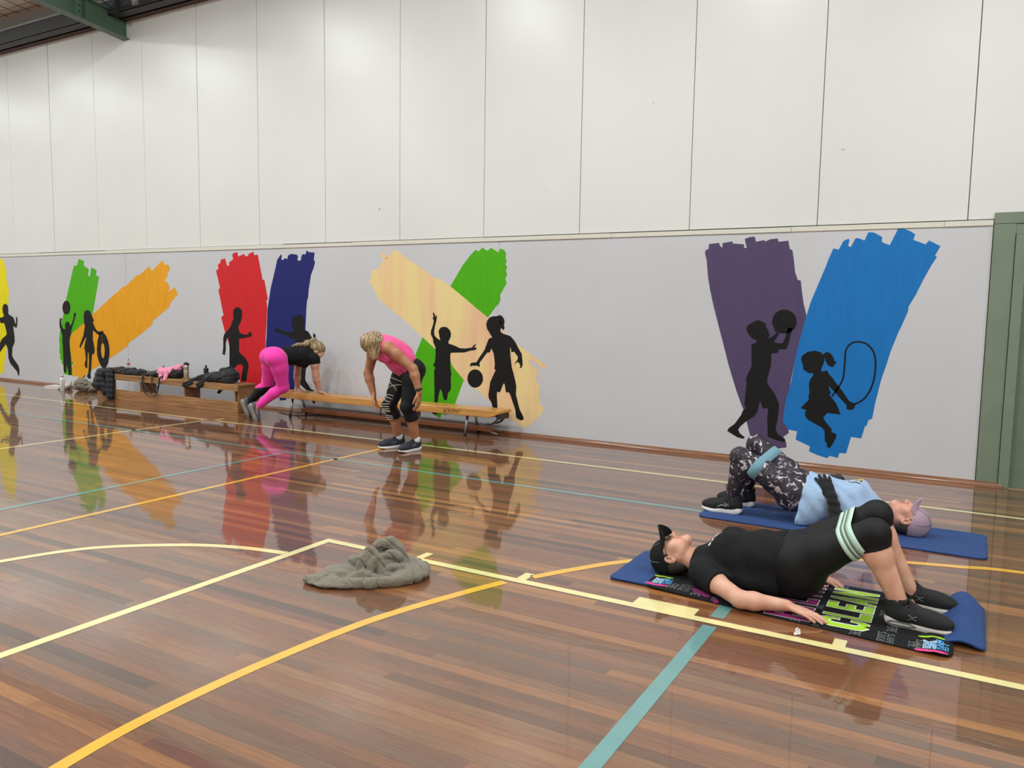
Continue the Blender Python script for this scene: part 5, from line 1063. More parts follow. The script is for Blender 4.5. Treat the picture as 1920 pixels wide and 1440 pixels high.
# ---------------------------------------------------------------- scrap of white plastic near the towel
w_ = MB(); w_.add([(-.606, 3.652, .002), (-.585, 3.660, .004), (-.590, 3.676, .022), (-.610, 3.668, .024), (-.598, 3.664, .034)], [(0, 1, 2, 3), (3, 2, 4), (0, 3, 4)]); w_.add([(-.612, 3.650, .001), (-.600, 3.646, .003), (-.598, 3.655, .010), (-.613, 3.658, .009)], [(0, 1, 2, 3)])
o = w_.build('plastic_scrap', mat('scrap_white', (226, 218, 216), .3), origin=(-.6, 3.66, 0)); md = o.modifiers.new('solid', 'SOLIDIFY'); md.thickness = .0012
tag(o, 'tiny white plastic scrap on the floor beside the printed towel', 'scrap')
# ================================================================ PEOPLE
from mathutils.bvhtree import BVHTree
M_SKIN1 = skin_mat('skin_fair', (218, 168, 144), (204, 146, 122))
M_SKIN2 = skin_mat('skin_fair_warm', (220, 166, 144), (208, 142, 122))
M_SKIN3 = skin_mat('skin_tan', (188, 132, 98), (164, 104, 74))
M_SKIN4 = skin_mat('skin_pale', (214, 166, 144), (200, 144, 122))
M_LIP = mat('lip', (196, 124, 110), 0.45)
M_BLACKTEE = fabric('black_cotton', (17, 17, 19), 0.85, 0.5, 9.0, sheen=0.0, var=0.15)
M_LEGBLACK = fabric('black_stretch', (13, 13, 15), 0.6, 0.10, 12.0, sheen=0.0, var=0.12)
M_RUBBER = mat('pale_rubber', (206, 198, 190), 0.6)
M_WHITE_RUB = mat('white_rubber', (236, 232, 228), 0.55)
M_BLACK = mat('black_mesh_fabric', (24, 24, 25), 0.8, bump=0.3, bscale=600)
M_BLACKS = mat('black_plastic', (18, 18, 19), 0.35)
M_GREYMARK = mat('grey_mark', (92, 92, 94), 0.5)

def stick(o, pts, lift=0.002):
    """points laid onto the surface of a mesh object"""
    me = o.data; org = root_loc(o); bvh = BVHTree.FromPolygons([v.co.copy() for v in me.vertices], [tuple(p.vertices) for p in me.polygons])
    res = []
    for p in pts:
        loc, nr, _, _ = bvh.find_nearest(Vector(V(p) - org)); res.append(V(loc) + V(nr) * lift + org)
    return np.array(res)

def strap_loop(cA, rA, cB, rB, ax, width, rows, n=30):
    """closed band round two thighs: hull of two circles, swept along ax"""
    ax = unit(ax); d = V(cB) - V(cA); d = unit(d - ax * (d @ ax)); e = np.cross(ax, d); P = []
    D = np.linalg.norm(V(cB) - V(cA)); al = math.asin(max(-1, min(1, (rA - rB) / D)))
    for t in np.linspace(PI / 2 + 0.0, 3 * PI / 2, n): P.append(V(cA) + rA * (d * math.cos(t - 0) + e * math.sin(t)))
    for t in np.linspace(-PI / 2, PI / 2, n): P.append(V(cB) + rB * (d * math.cos(t) + e * math.sin(t)))
    P = np.array(P); P = np.concatenate([P, P[:1]])
    P = np.roll(P[:-1], -int(np.argmin(P[:-1, 2])), axis=0); P = np.concatenate([P, P[:1]])
    G = np.stack([P + ax * width * (t - 0.5) for t in rows], 1)
    return G

# ---------------------------------------------------------------- person in black doing a glute bridge on the near mat
def person_a():
    N, shL, shR = V(-1.19, 4.13, .115), V(-1.125, 4.295, .105), V(-1.125, 3.965, .098)
    C, W_, P = V(-1.015, 4.13, .165), V(-.86, 4.13, .188), V(-.70, 4.13, .212)
    hL, hR = V(-.665, 4.215, .225), V(-.665, 4.045, .225)
    kL, kR = V(-.352, 4.235, .462), V(-.338, 4.005, .425)
    aL, aR = V(-.195, 4.275, .115), V(-.212, 4.0, .110)
    eR, wR = V(-.895, 3.815, .055), V(-.685, 3.862, .052)
    eL, wL = V(-.885, 4.45, .055), V(-.67, 4.44, .045)
    T = torso(P, W_, C, N, shL, shR, (0, 0, 1), (0, 0, 1), None, 1.0, 0.052, 0.100, (0.172, 0.152, 0.155), (0.134, 0.130, 0.112))
    E = V(-1.335, 4.13, .114); hd, L, R = head(E, (-.20, 0, .98), (-.98, 0, -.20), 1.0, N + V(-.015, 0, 0), 0.056)
    AR = arm(shR, eR, wR, 1.05); AL = arm(shL, eL, wL, 1.05)
    HR = hand(wR, (.98, -.18, -.13), (0.1, 0, 1), (0, 1, 0), 0.13, 0.12, 0.98, 0.15); HL = hand(wL, (.96, -.25, -.10), (0.1, 0, 1), (0, -1, 0), 0.15, 0.12, 0.98, 0.2)
    LR = leg(hR, kR, aR, (-.9, 0, -.35), 1.0, (0.100, 0.094, 0.062, 0.060, 0.038)); LL = leg(hL, kL, aL, (-.9, 0, -.4), 1.0, (0.100, 0.094, 0.062, 0.060, 0.038))
    foot = [cone(aR, aR + V(.02, 0, -.06), .034, .03, .01), cone(aL, aL + V(.02, 0, -.06), .034, .03, .01)]
    hb = (E - .17, E + V(.155, .17, .17))
    fine = [(V(-1.53, 3.98, -.03), V(-1.21, 4.28, .27), 0.0024), (wR + V(-.012, -.075, -.06), wR + V(.22, .075, .05), 0.0024), (wL + V(-.012, -.075, -.06), wL + V(.22, .06, .05), 0.003)]
    Vt, Q = field_mesh(T + hd + AR + AL + HR + HL + LR + LL + foot, 0.005, fine, it=1)
    lip_c = [L(0, .104, -.0455), L(0, .104, -.0570)]
    def mf(c):
        q = np.zeros(len(c)); d = (c - E) @ R.T
        q[(np.abs(d[:, 0]) < .021) & (d[:, 1] > .090) & (d[:, 2] < -.040) & (d[:, 2] > -.064)] = 1
        return q
    o = quad_mesh('person', Vt, Q, [M_SKIN1, M_LIP], None, mf, origin=(-.75, 4.13, 0))
    tag(o, 'person in black T-shirt, cap and glasses doing a bridge on the near mat', 'person', 'people exercising in the hall')
    # T-shirt
    slv = lambda sh, el: [cone(sh + (sh - el) * 0.02, sh + (el - sh) * 0.5, .062, .060, .03)]
    fold = lambda X, Y, Z: 0.0035 * np.sin(X * 42 + Y * 25 + Z * 18) * np.sin(Y * 30 - X * 9)
    sag = [ell((-.88, 4.13, .09), (.20, .17, .085), None, .05), ell((-1.05, 4.13, .085), (.13, .17, .075), None, .05)]
    parts = [(T[:7] + sag, [((-.735, 0, .2), (1, 0, .12)), ((-1.218, 4.13, .15), (-1, 0, .35))]),
             (slv(shR, eR), [(shR + (eR - shR) * .42, eR - shR)]), (slv(shL, eL), [(shL + (eL - shL) * .42, eL - shL)])]
    Vt, Q = field_mesh(None, .005, parts=parts, offset=.008, kp=.03, disp=fold, floor_z=.0185)
    tee = quad_mesh('t_shirt', Vt, Q, M_BLACKTEE, o)
    # white lettering across the chest, only partly readable in the fold of the shirt
    pr_ = MB()
    for base, strokes in ((( -1.135, 4.035, .235), ((0, 0, .03, .012), (.004, .02, .03, .028), (0, .0, .002, .02))), ((-1.12, 4.065, .25), ((0, 0, .03, .01), (.012, .006, .012, .028))),
                          ((-1.105, 4.095, .262), ((0, 0, .026, .012), (0, 0, .0, .018), (.026, .0, .024, .018))), ((-1.09, 4.13, .272), ((0, 0, .024, .0), (0, .012, .024, .012)))):
        for a0, b0, a1, b1 in strokes:
            q = stick(tee, [V(base) + V(a0 + (a1 - a0) * t, b0 + (b1 - b0) * t, 0) for t in np.linspace(0, 1, 5)], .0012); pr_.tube(q, .0032, 5)
    tag(pr_.build('chest_print', mat('white_print', (226, 226, 226), .7), tee), kind='stuff')
    # leggings to below the knee
    cR, cL = kR + (aR - kR) * .21, kL + (aL - kL) * .17
    mR = lambda X, Y, Z: (X > -.405) & (Y < 4.12) & (Z < .42); mL = lambda X, Y, Z: (X > -.405) & (Y >= 4.12) & (Z < .45)
    seat = [ell((-.70, 4.13, .12), (.13, .15, .10), None, .06)]
    parts = [(T[:1] + T[-2:] + LR + LL + seat, [((-.765, 0, .2), (-1, 0, 0)), (cR, aR - kR, mR), (cL, aL - kL, mL)])]
    Vt, Q = field_mesh(None, .005, parts=parts, offset=.004)
    quad_mesh('leggings', Vt, Q, M_LEGBLACK, o)
    # cap, hair, glasses
    cap_parts(o, L, R, 1.0, fabric('cap_black', (15, 15, 16), .8, .05, 8, sheen=0.0), fabric('cap_brim_black', (11, 11, 12), .8, .03, 8, sheen=0.0), mat('cap_piping', (150, 150, 150), .6), tilt=.10, arch=.045, blen=.082, rest=.0185)
    hr = [ell(L(0, -.045, .0), V(.079, .062, .052), R, .02), cone(L(.070, .020, .045), L(.073, .022, .012), .009, .005, .01), cone(L(-.070, .020, .045), L(-.073, .022, .012), .009, .005, .01), ell(L(0, -.05, -.05), V(.06, .045, .04), R, .03)]
    Vt, Q = field_mesh(hr, .004, floor_z=.02); quad_mesh('hair', Vt, Q, mat('brown_hair', (40, 31, 25), .6, var=.3, vscale=60), o)
    gl = MB()
    for m in (-1, 1):
        gl.tube([L(.033 * m + .023 * math.cos(t), .112 - abs(.033 * m + .023 * math.cos(t)) * .12, .008 + .017 * math.sin(t)) for t in np.linspace(0, 2 * PI, 21)], .0021, 6)
        gl.tube([L(.057 * m, .104, .014), L(.072 * m, .085, .016), L(.079 * m, .02, .016), L(.079 * m, -.01, .006)], .0023, 6)
    gl.tube([L(-.010, .112, .012), L(0, .114, .016), L(.010, .112, .012)], .0014, 6)
    g = gl.build('glasses', mat('glasses_frame', (70, 58, 52), .3, metal=.5), o, smooth=True)
    k = NT('clear_lens'); k.set(Roughness=.02); k.p.inputs['Transmission Weight'].default_value = 1.0; k.p.inputs['IOR'].default_value = 1.08; k.p.inputs['Base Color'].default_value = (.95, .95, .95, 1)
    for m in (-1, 1):
        MB().add([L(.033 * m + .022 * math.cos(t), .112 - abs(.033 * m + .022 * math.cos(t)) * .12, .008 + .016 * math.sin(t)) for t in np.linspace(0, 2 * PI, 20, endpoint=False)], [tuple(range(20))]).build('lens', k.m, g)
    for m in (-1, 1): MB().tube([L(.016 * m, .0985, .030), L(.032 * m, .0955, .036), L(.050 * m, .082, .031)], (.002, .0028, .0015), 6).build('eyebrow', mat('brow_brown', (96, 70, 54), .8), o, smooth=True)
    # shoes
    sh = make_shoe('cross', [M_BLACK, M_RUBBER, M_BLACKS, M_GREYMARK, M_BLACK])
    sh2 = copy_tree(sh)
    place_shoe(sh, o, (-.272, 3.995, .014), (1, -.02, 0), (0, 0, 1), 1.0); place_shoe(sh2, o, (-.262, 4.285, .014), (1, .02, 0), (0, 0, 1), 1.0, True)
    # band round both thighs
    t = .73; c1, c2 = hR + (kR - hR) * t, hL + (kL - hL) * t; rr = .085
    ax = unit((kR - hR) + (kL - hL)); rows = (0, .26, .40, .52, .66, 1.0)
    G = strap_loop(c1, rr, c2, rr, ax, .078, rows); mb = MB()
    nrow = len(rows)
    for j in range(nrow - 1):
        mb.cur = 1 if j in (1, 3) else 0; mb.grid(G[:, j:j + 2])
    b = mb.build('resistance_band', [fabric('band_mint', (192, 222, 204), .8, .05, 30), fabric('band_grey', (104, 116, 108), .8, .05, 30)], origin=(-.43, 4.13, 0.35), smooth=True)
    md = b.modifiers.new('solid', 'SOLIDIFY'); md.thickness = .003
    tag(b, 'mint resistance band with two grey stripes round the thighs of the person in black', 'resistance band')
    return o
PA = person_a()

# ---------------------------------------------------------------- person in pale blue on the far mat
def leopard_mat():
    k = NT('patterned_leggings'); geo = k.n('NewGeometry')
    n1 = k.n('TexNoise', i_Scale=13.0, i_Detail=4.0, i_Distortion=2.4, i_Roughness=.62); k.l(geo.outputs['Position'], n1.inputs['Vector'])
    r1 = k.ramp([(.0, lin(22, 18, 26)), (.545, lin(26, 21, 30)), (.58, lin(104, 88, 102)), (.62, lin(206, 198, 208)), (.70, lin(224, 214, 220))]); k.l(n1.outputs['Fac'], r1.inputs['Fac'])
    n2 = k.n('TexNoise', i_Scale=6.0, i_Detail=3.0); k.l(geo.outputs['Position'], n2.inputs['Vector'])
    r2 = k.ramp([(.48, (0, 0, 0, 1)), (.66, (1, 1, 1, 1))]); k.l(n2.outputs['Fac'], r2.inputs['Fac'])
    mx = k.n('MixRGB', i_2=lin(78, 60, 78)); ml = k.n('Math', operation='MULTIPLY', i_1=.45); k.l(r2.outputs['Color'], ml.inputs[0]); k.l(ml.outputs[0], mx.inputs['Fac']); k.l(r1.outputs['Color'], mx.inputs[1])
    k.l(mx.outputs['Color'], k.p.inputs['Base Color']); k.set(Roughness=.6)
    return k.m
def person_b():
    y0 = 5.72
    N, shL, shR = V(-.445, y0, .13), V(-.50, y0 - .165, .105), V(-.50, y0 + .165, .11)
    C, W_, P = V(-.615, y0, .175), V(-.80, y0, .205), V(-.965, y0, .222)
    hL, hR = V(-.99, y0 - .088, .225), V(-.99, y0 + .088, .228)
    kL, kR = V(-1.365, 5.64, .418), V(-1.305, 5.865, .482)
    aL, aR = V(-1.415, 5.625, .112), V(-1.385, 5.885, .112)
    T = torso(P, W_, C, N, shL, shR, (0, 0, 1), (0, 0, 1), None, 1.0, 0.055, 0.098, (0.170, 0.150, 0.152), (0.130, 0.125, 0.118))
    E = V(-.292, y0, .114); hd, L, R = head(E, (.06, 0, 1), (1, 0, -.06), 1.0, N + V(.01, 0, 0), .055)
    eL, wL = V(-.685, 5.51, .055), V(-.735, 5.548, .235); eR, wR = V(-.70, 5.96, .12), V(-.745, 5.88, .30)
    AL, AR = arm(shL, eL, wL), arm(shR, eR, wR)
    HL = hand(wL, (-.42, .42, .62), (.0, -.80, .55), (-1, 0, .3), .22, .16, 1.0, .15); HR = hand(wR, (-.2, -.9, .25), (0, .2, 1), (-1, 0, 0), .25, .1, .95)
    rg = (0.100, 0.094, 0.064, 0.062, 0.042)
    LL, LR = leg(hL, kL, aL, (.9, 0, -.3), 1.0, rg), leg(hR, kR, aR, (.9, 0, -.3), 1.0, rg)
    fine = [(V(-.47, y0 - .15, -.02), V(-.10, y0 + .15, .27), .003)]
    Vt, Q = field_mesh(T + hd + AL + AR + HL + HR + LL + LR, .006, fine)
    def mf(c):
        q = np.zeros(len(c)); d = (c - E) @ R.T
        q[(np.abs(d[:, 0]) < .021) & (d[:, 1] > .090) & (d[:, 2] < -.040) & (d[:, 2] > -.064)] = 1
        return q
    o = quad_mesh('person', Vt, Q, [M_SKIN2, M_LIP], None, mf, origin=(-.9, y0, 0))
    tag(o, 'person in pale blue T-shirt and mauve cap doing a bridge on the far mat', 'person', 'people exercising in the hall')
    # loose T-shirt that hangs to the mat at the hips
    drape = [ell((-.86, y0 - .10, .15), (.105, .085, .125), None, .05), ell((-.93, y0 - .07, .10), (.10, .115, .10), None, .05), ell((-.96, y0 - .09, .05), (.08, .10, .06), None, .05), ell((-.86, y0 + .09, .15), (.10, .09, .13), None, .05), ell((-.62, y0 - .04, .12), (.16, .12, .10), None, .05)]
    fold = lambda X, Y, Z: 0.0045 * np.sin(X * 60 + Z * 30 + 2 * np.sin(Y * 20)) * np.sin(Z * 22 + Y * 18)
    slv = lambda sh, el: [cone(sh, sh + (el - sh) * .6, .064, .062, .03)]
    parts = [(T[:7] + drape, [((-.905, 0, .37), (-1, 0, .17)), ((-.405, y0, .15), (1, 0, .30))]), (slv(shL, eL), [(shL + (eL - shL) * .5, eL - shL)]), (slv(shR, eR), [(shR + (eR - shR) * .5, eR - shR)])]
    Vt, Q = field_mesh(None, .006, parts=parts, offset=.009, kp=.03, disp=fold, floor_z=.015)
    tee = quad_mesh('t_shirt', Vt, Q, fabric('pale_blue_cotton', (158, 184, 216), .85, .45, 11.0), o)
    pm = MB(); 
    cols = [mat('print_cream', (226, 218, 178), .8), mat('print_black', (40, 40, 44), .8), mat('print_yellow', (214, 190, 90), .8)]
    for i in range(46):
        x, y = random.uniform(-.66, -.56), random.uniform(y0 - .085, y0 + .06); q = stick(tee, [(x, y, .4)], .0015)[0]
        pm.cur = random.choice((0, 0, 1, 2)); rr = random.uniform(.006, .013); a0 = random.random() * 6
        ring = stick(tee, [q + V(rr * math.cos(a0 + t), rr * .8 * math.sin(a0 + t), 0) for t in (0, 1.05, 2.1, 3.14, 4.2, 5.2)], .0012 + .0004 * pm.cur)
        pm.add(ring, [tuple(range(6))])
    tag(pm.build('chest_print', cols, tee), kind='stuff')
    # leggings
    cL, cR = kL + (aL - kL) * 1.10, kR + (aR - kR) * 1.10
    mL = lambda X, Y, Z: (X < -1.15) & (Y < 5.755) & (Z < .3); mR = lambda X, Y, Z: (X < -1.15) & (Y >= 5.755) & (Z < .3)
    Vt, Q = field_mesh(T[:1] + T[-2:] + LL + LR, .006, clips=[((-.76, 0, .2), (1, 0, 0)), (cL, aL - kL, mL), (cR, aR - kR, mR)], offset=.004)
    quad_mesh('leggings', Vt, Q, leopard_mat(), o)
    # black sleeves and gloves
    for nm, pr_, cl, off in (('sleeve', AL, [(shL + (eL - shL) * .35, shL - eL), (wL + (wL - eL) * .02, wL - eL)], .007), ('sleeve', AR, [(shR + (eR - shR) * .35, shR - eR), (wR + (wR - eR) * .02, wR - eR)], .007),
                             ('glove', HL + AL[3:], [(wL - (wL - eL) * .10, eL - wL)], .0028), ('glove', HR + AR[3:], [(wR - (wR - eR) * .10, eR - wR)], .0028)):
        fn = (lambda X, Y, Z: .003 * np.sin(Z * 110 + Y * 40)) if nm == 'sleeve' else None
        Vt, Q = field_mesh(pr_, .0035, clips=cl, offset=off, disp=fn); quad_mesh(nm, Vt, Q, fabric('black_fleece', (26, 26, 28), .9, .2, 30, var=.2), o)
    cap_parts(o, L, R, 1.0, fabric('cap_mauve', (170, 146, 160), .85, .12, 26), fabric('cap_brim_mauve', (176, 150, 164), .85, .05, 12), mat('cap_eyelet', (96, 80, 92), .7), tilt=.28, arch=.045, blen=.064, rest=.0125)
    hr = [ell(L(0, -.045, -.005), V(.077, .058, .05), R, .02), ell(L(0, -.055, -.06), V(.055, .04, .04), R, .03), cone(L(.068, .010, .045), L(.074, .012, .018), .010, .006, .01), cone(L(-.068, .010, .045), L(-.074, .012, .018), .010, .006, .01)]
    Vt, Q = field_mesh(hr, .0045, floor_z=.016); quad_mesh('hair', Vt, Q, mat('dark_hair', (52, 44, 38), .6, var=.3, vscale=60), o)
    for m in (-1, 1): MB().tube([L(.016 * m, .0985, .030), L(.032 * m, .0955, .036), L(.050 * m, .082, .031)], (.002, .0028, .0015), 6).build('eyebrow', mat('brow_brown', (96, 70, 54), .8), o, smooth=True)
    sh = make_shoe('wave', [M_BLACK, M_WHITE_RUB, M_BLACKS, mat('silver_mark', (190, 190, 190), .4), M_BLACK]); sh2 = copy_tree(sh)
    place_shoe(sh, o, (-1.335, 5.622, .0125), (-1, -.02, 0), (0, 0, 1), 1.0); place_shoe(sh2, o, (-1.305, 5.89, .0125), (-1, .03, 0), (0, 0, 1), 1.0, True)
    t = .66; c1, c2 = hL + (kL - hL) * t, hR + (kR - hR) * t; ax = unit((kL - hL) + (kR - hR))
    G = strap_loop(c2, .086, c1, .086, ax, .072, (0, .5, 1.0)); b = MB().grid(G).build('resistance_band', fabric('band_blue', (112, 152, 168), .8, .05, 30), origin=(-1.24, 5.75, .35), smooth=True)
    md = b.modifiers.new('solid', 'SOLIDIFY'); md.thickness = .003
    tag(b, 'plain grey blue resistance band round the patterned leggings', 'resistance band')
    return o
PB = person_b()

# ---------------------------------------------------------------- person in pink tank top bending forward
def lattice_mat():
    """black leggings; the right leg carries pale looping lines"""
    return M_LEGBLACK
def person_c():
    f = unit((-.45, -.9, 0)); Lf = np.array([-f[1], f[0], 0]); z = V(0, 0, 1); th = math.radians(38); s = f * math.cos(th) + z * math.sin(th)
    H = V(-4.90, 6.44, .82); N = H + .43 * s; shL, shR = N - .04 * s + .160 * Lf - .02 * z, N - .04 * s - .160 * Lf - .02 * z
    C = H + .29 * s + V(0, 0, .03); W_ = H + .15 * s + V(0, 0, .05); P = H + V(0, 0, -.005) - f * .01
    frC = f * math.sin(th) - z * math.cos(th); frP = unit(f * .85 - z * .5)
    P = P + f * .035
    T = torso(P, W_, C, N, shL, shR, frP, frC, None, 1.0, .062, .090, (.162, .145, .150), (.115, .112, .112))
    T[0]['R'] = np.array([Lf, unit(f * .9 - z * .4), unit(z * .9 + f * .4)])
    E = N + f * .09 + V(.035, .02, .005); hd, L, R = head(E, -z * .85 - f * .5, f * .85 - z * .5, 1.0, N, .054)
    eL, wL = V(-4.668, 6.19, .842), V(-4.598, 6.20, .612); eR, wR = V(-5.265, 6.235, .765), V(-5.19, 6.225, .555)
    AL, AR = arm(shL, eL, wL, 1.12), arm(shR, eR, wR, 1.12)
    HL = hand(wL, (.0, -.05, -1), (.85, .1, 0), (-.3, -1, 0), .35, .08, 1.0, .3); HR = hand(wR, (.25, -.05, -1), (-.85, -.2, 0), (.3, -1, 0), .3, .08, 1.0, .3)
    hL, hR = H + .088 * Lf, H - .088 * Lf; kL, kR = V(-4.81, 6.29, .445), V(-5.055, 6.31, .445); aL, aR = V(-4.775, 6.385, .10), V(-5.02, 6.425, .10)
    rg = (.098, .092, .062, .060, .037); LL, LR = leg(hL, kL, aL, -f, 1.0, rg), leg(hR, kR, aR, -f, 1.0, rg)
    foot = [cone(aL, aL - .07 * z, .034, .03, .01), cone(aR, aR - .07 * z, .034, .03, .01)]
    fine = [(w - V(.075, .075, .20), w + V(.075, .075, .012), .0032) for w in (wL, wR)]
    Vt, Q = field_mesh(T + hd + AL + AR + HL + HR + LL + LR + foot, .006, fine)
    o = quad_mesh('person', Vt, Q, M_SKIN3, None, None, origin=(-4.9, 6.37, 0))
    tag(o, 'person in pink tank top and black leggings bending forward in front of the long bench', 'person', 'people exercising in the hall')
    fold = lambda X, Y, Z: .004 * np.sin(Z * 70 + X * 45) * np.sin(X * 38 - Y * 30)
    hem = H + .015 * s
    arm_sub = [dict(p, op='sub', k=.012, ra=p['ra'] * 1.08, rb=p['rb'] * 1.06) for p in (cone(shL + Lf * .022 + frC * .015, eL, .052, .050), cone(shR - Lf * .022 + frC * .015, eR, .052, .050))]
    scoop = [dict(cone(N + frC * .09 + s * .04, N + frC * .15 - s * .08, .070, .055), op='sub', k=.02)]
    parts = [(T[:7], [(hem, -s + frP * .25), (N + s * .05, s * 1.0 + frC * .35)])]
    parts[0] = ([dict(p) for p in T[:7]] + [dict(p, op='sub', t='cone') for p in ()], parts[0][1])
    pr_ = [dict(p) for p in T[:7]]
    # looser cloth: puff the shirt, then cut arm holes and a scoop neck
    Vt, Q = field_mesh(None, .006, parts=[(pr_ + [ell(H + .14 * s - frC * .005, (.165, .130, .12), T[1]['R'], .05)] + arm_sub + scoop, parts[0][1])], offset=.009, disp=fold)
    quad_mesh('tank_top', Vt, Q, fabric('neon_pink_jersey', (252, 96, 158), .75, .35, 13.0), o)
    cL, cR = kL + (aL - kL) * .40, kR + (aR - kR) * .40
    Vt, Q = field_mesh(None, .006, parts=[(T[:1] + T[-2:], [(H + .10 * s, s)]), (LL, [(cL, aL - kL)]), (LR, [(cR, aR - kR)])], offset=.005, kp=.04)
    lg = quad_mesh('leggings', Vt, Q, M_LEGBLACK, o)
    # pale looping lines printed on the right leg
    ln = MB(); d1 = unit(kR - hR); fr = unit(f * .9 + Lf * .25); sd = unit(np.cross(fr, z)); sgn = 1 if sd @ Lf > 0 else -1; sd = sd * sgn
    def onleg(zz, a, pts):
        return pts
    def legpt(zz, a):
        kk = kR[2]
        c = hR + (kR - hR) * ((hR[2] - zz) / (hR[2] - kk)) if zz > kk else kR + (aR - kR) * ((kk - zz) / (kk - aR[2]))
        return c + (fr * math.cos(a) + sd * math.sin(a)) * .12
    def curve(ps, r=.0036):
        q = spline(np.array([legpt(*p) for p in ps]), 6); ln.tube(stick(lg, q, .001), r, 5)
    curve([(.72, -.9), (.725, -.3), (.71, .4), (.68, 1.0)]); curve([(.71, -1.0), (.68, -.3), (.64, .5), (.60, .9)]); curve([(.655, 1.0), (.655, .4), (.63, -.3), (.59, -.6), (.55, -.2), (.53, .5), (.52, .9)])
    curve([(.63, -1.1), (.58, -.5), (.54, -.1), (.48, -.6), (.45, -1.0)]); curve([(.60, -1.1), (.57, -.4), (.56, .5), (.545, .9)]); curve([(.56, -1.2), (.535, -.5), (.51, .2), (.50, .8)])
    for zz in (.475, .44, .405, .385, .36, .335, .31, .285): curve([(zz, -.8 + random.uniform(-.2, .2)), (zz - .008, 0), (zz + random.uniform(-.006, .008), .8)])
    tag(ln.build('printed_lines', mat('pale_line', (222, 214, 200), .7), lg, smooth=True), kind='stuff')
    # hair gathered on top and falling forward
    dn = V(0, 0, -1); hair = [ell(L(0, -.016, .050), V(.083, .103, .086), R, .02), sph(L(0, -.07, .085), .030, .02)]
    cv = unit(V(.62, -.78, 0)); tv = V(-cv[1], cv[0], 0)       # hair drops over the side of the head
    for i in range(9):
        a = (i - 4) / 4.0; st = E + z * (.085 - .02 * a * a) + cv * (.035) + tv * .055 * a; mid = E + z * .01 + cv * (.098 - .03 * a * a) + tv * .070 * a
        en = E - z * (.17 - .05 * abs(a)) + cv * (.085 - .02 * a * a) + tv * .055 * a
        hair += [cone(st, mid, .024, .022, .010), cone(mid, en, .022, .009, .010)]
    rip = lambda X, Y, Z: .003 * np.sin(X * 260 + Y * 160)
    Vt, Q = field_mesh(hair, .0045, disp=rip, clips=[])
    k = NT('blonde_hair'); geo = k.n('NewGeometry'); mp = k.n('Mapping'); mp.inputs['Scale'].default_value = (60, 60, 5); k.l(geo.outputs['Position'], mp.inputs['Vector'])
    n = k.n('TexNoise', i_Scale=1.5, i_Detail=4.0); k.l(mp.outputs['Vector'], n.inputs['Vector']); r = k.ramp([(.34, lin(84, 66, 44)), (.52, lin(160, 134, 96)), (.68, lin(206, 184, 144))]); k.l(n.outputs['Fac'], r.inputs['Fac']); k.l(r.outputs['Color'], k.p.inputs['Base Color']); k.set(Roughness=.5)
    MATS['blonde_hair'] = k.m
    quad_mesh('hair', Vt, Q, k.m, o)
    # watch
    ax = unit(wL - eL); wc = wL - ax * .03; Mx = Vector((0, 0, 1)).rotation_difference(Vector(ax)).to_matrix().to_4x4()
    wt = MB(); wt.lathe([(.034, -.011), (.0375, -.009), (.0375, .009), (.034, .011)], c=tuple(wc), n=24, M=Mx); w = wt.build('watch', mat('watch_strap', (52, 30, 30), .5), o, smooth=True)
    sd2 = unit(V(.62, -.78, 0) - ax * (V(.62, -.78, 0) @ ax)); MB().lathe([(.001, 0), (.017, 0), (.017, .008), (.014, .010), (.001, .010)], c=tuple(wc + sd2 * .034), n=20, M=Vector((0, 0, 1)).rotation_difference(Vector(sd2)).to_matrix().to_4x4()).build('watch_face', M_BLACKS, w, smooth=True)
    # socks and shoes
    for a in (aL, aR):
        MB().lathe([(.043, 0), (.046, .015), (.043, .05), (.041, .052)], c=(a[0], a[1], a[2] - .015), n=20).build('sock', fabric('white_sock', (222, 222, 220), .9, .1, 40), o, smooth=True)
    sh = make_shoe('stripe', [mat('navy_mesh', (44, 48, 60), .8, bump=.3, bscale=600), M_WHITE_RUB, mat('dark_lace', (30, 30, 34), .8), mat('mauve_mark', (120, 100, 140), .5), mat('navy_mesh', (44, 48, 60))]); sh2 = copy_tree(sh)
    fR = unit((-.135, -.245, 0)); fL = unit((-.05, -.27, 0))
    place_shoe(sh, o, aR + V(0, 0, -.10) - fR * .062, fR, z); place_shoe(sh2, o, aL + V(0, 0, -.10) - fL * .062, fL, z, 1.0, True)
    return o
PC = person_c()

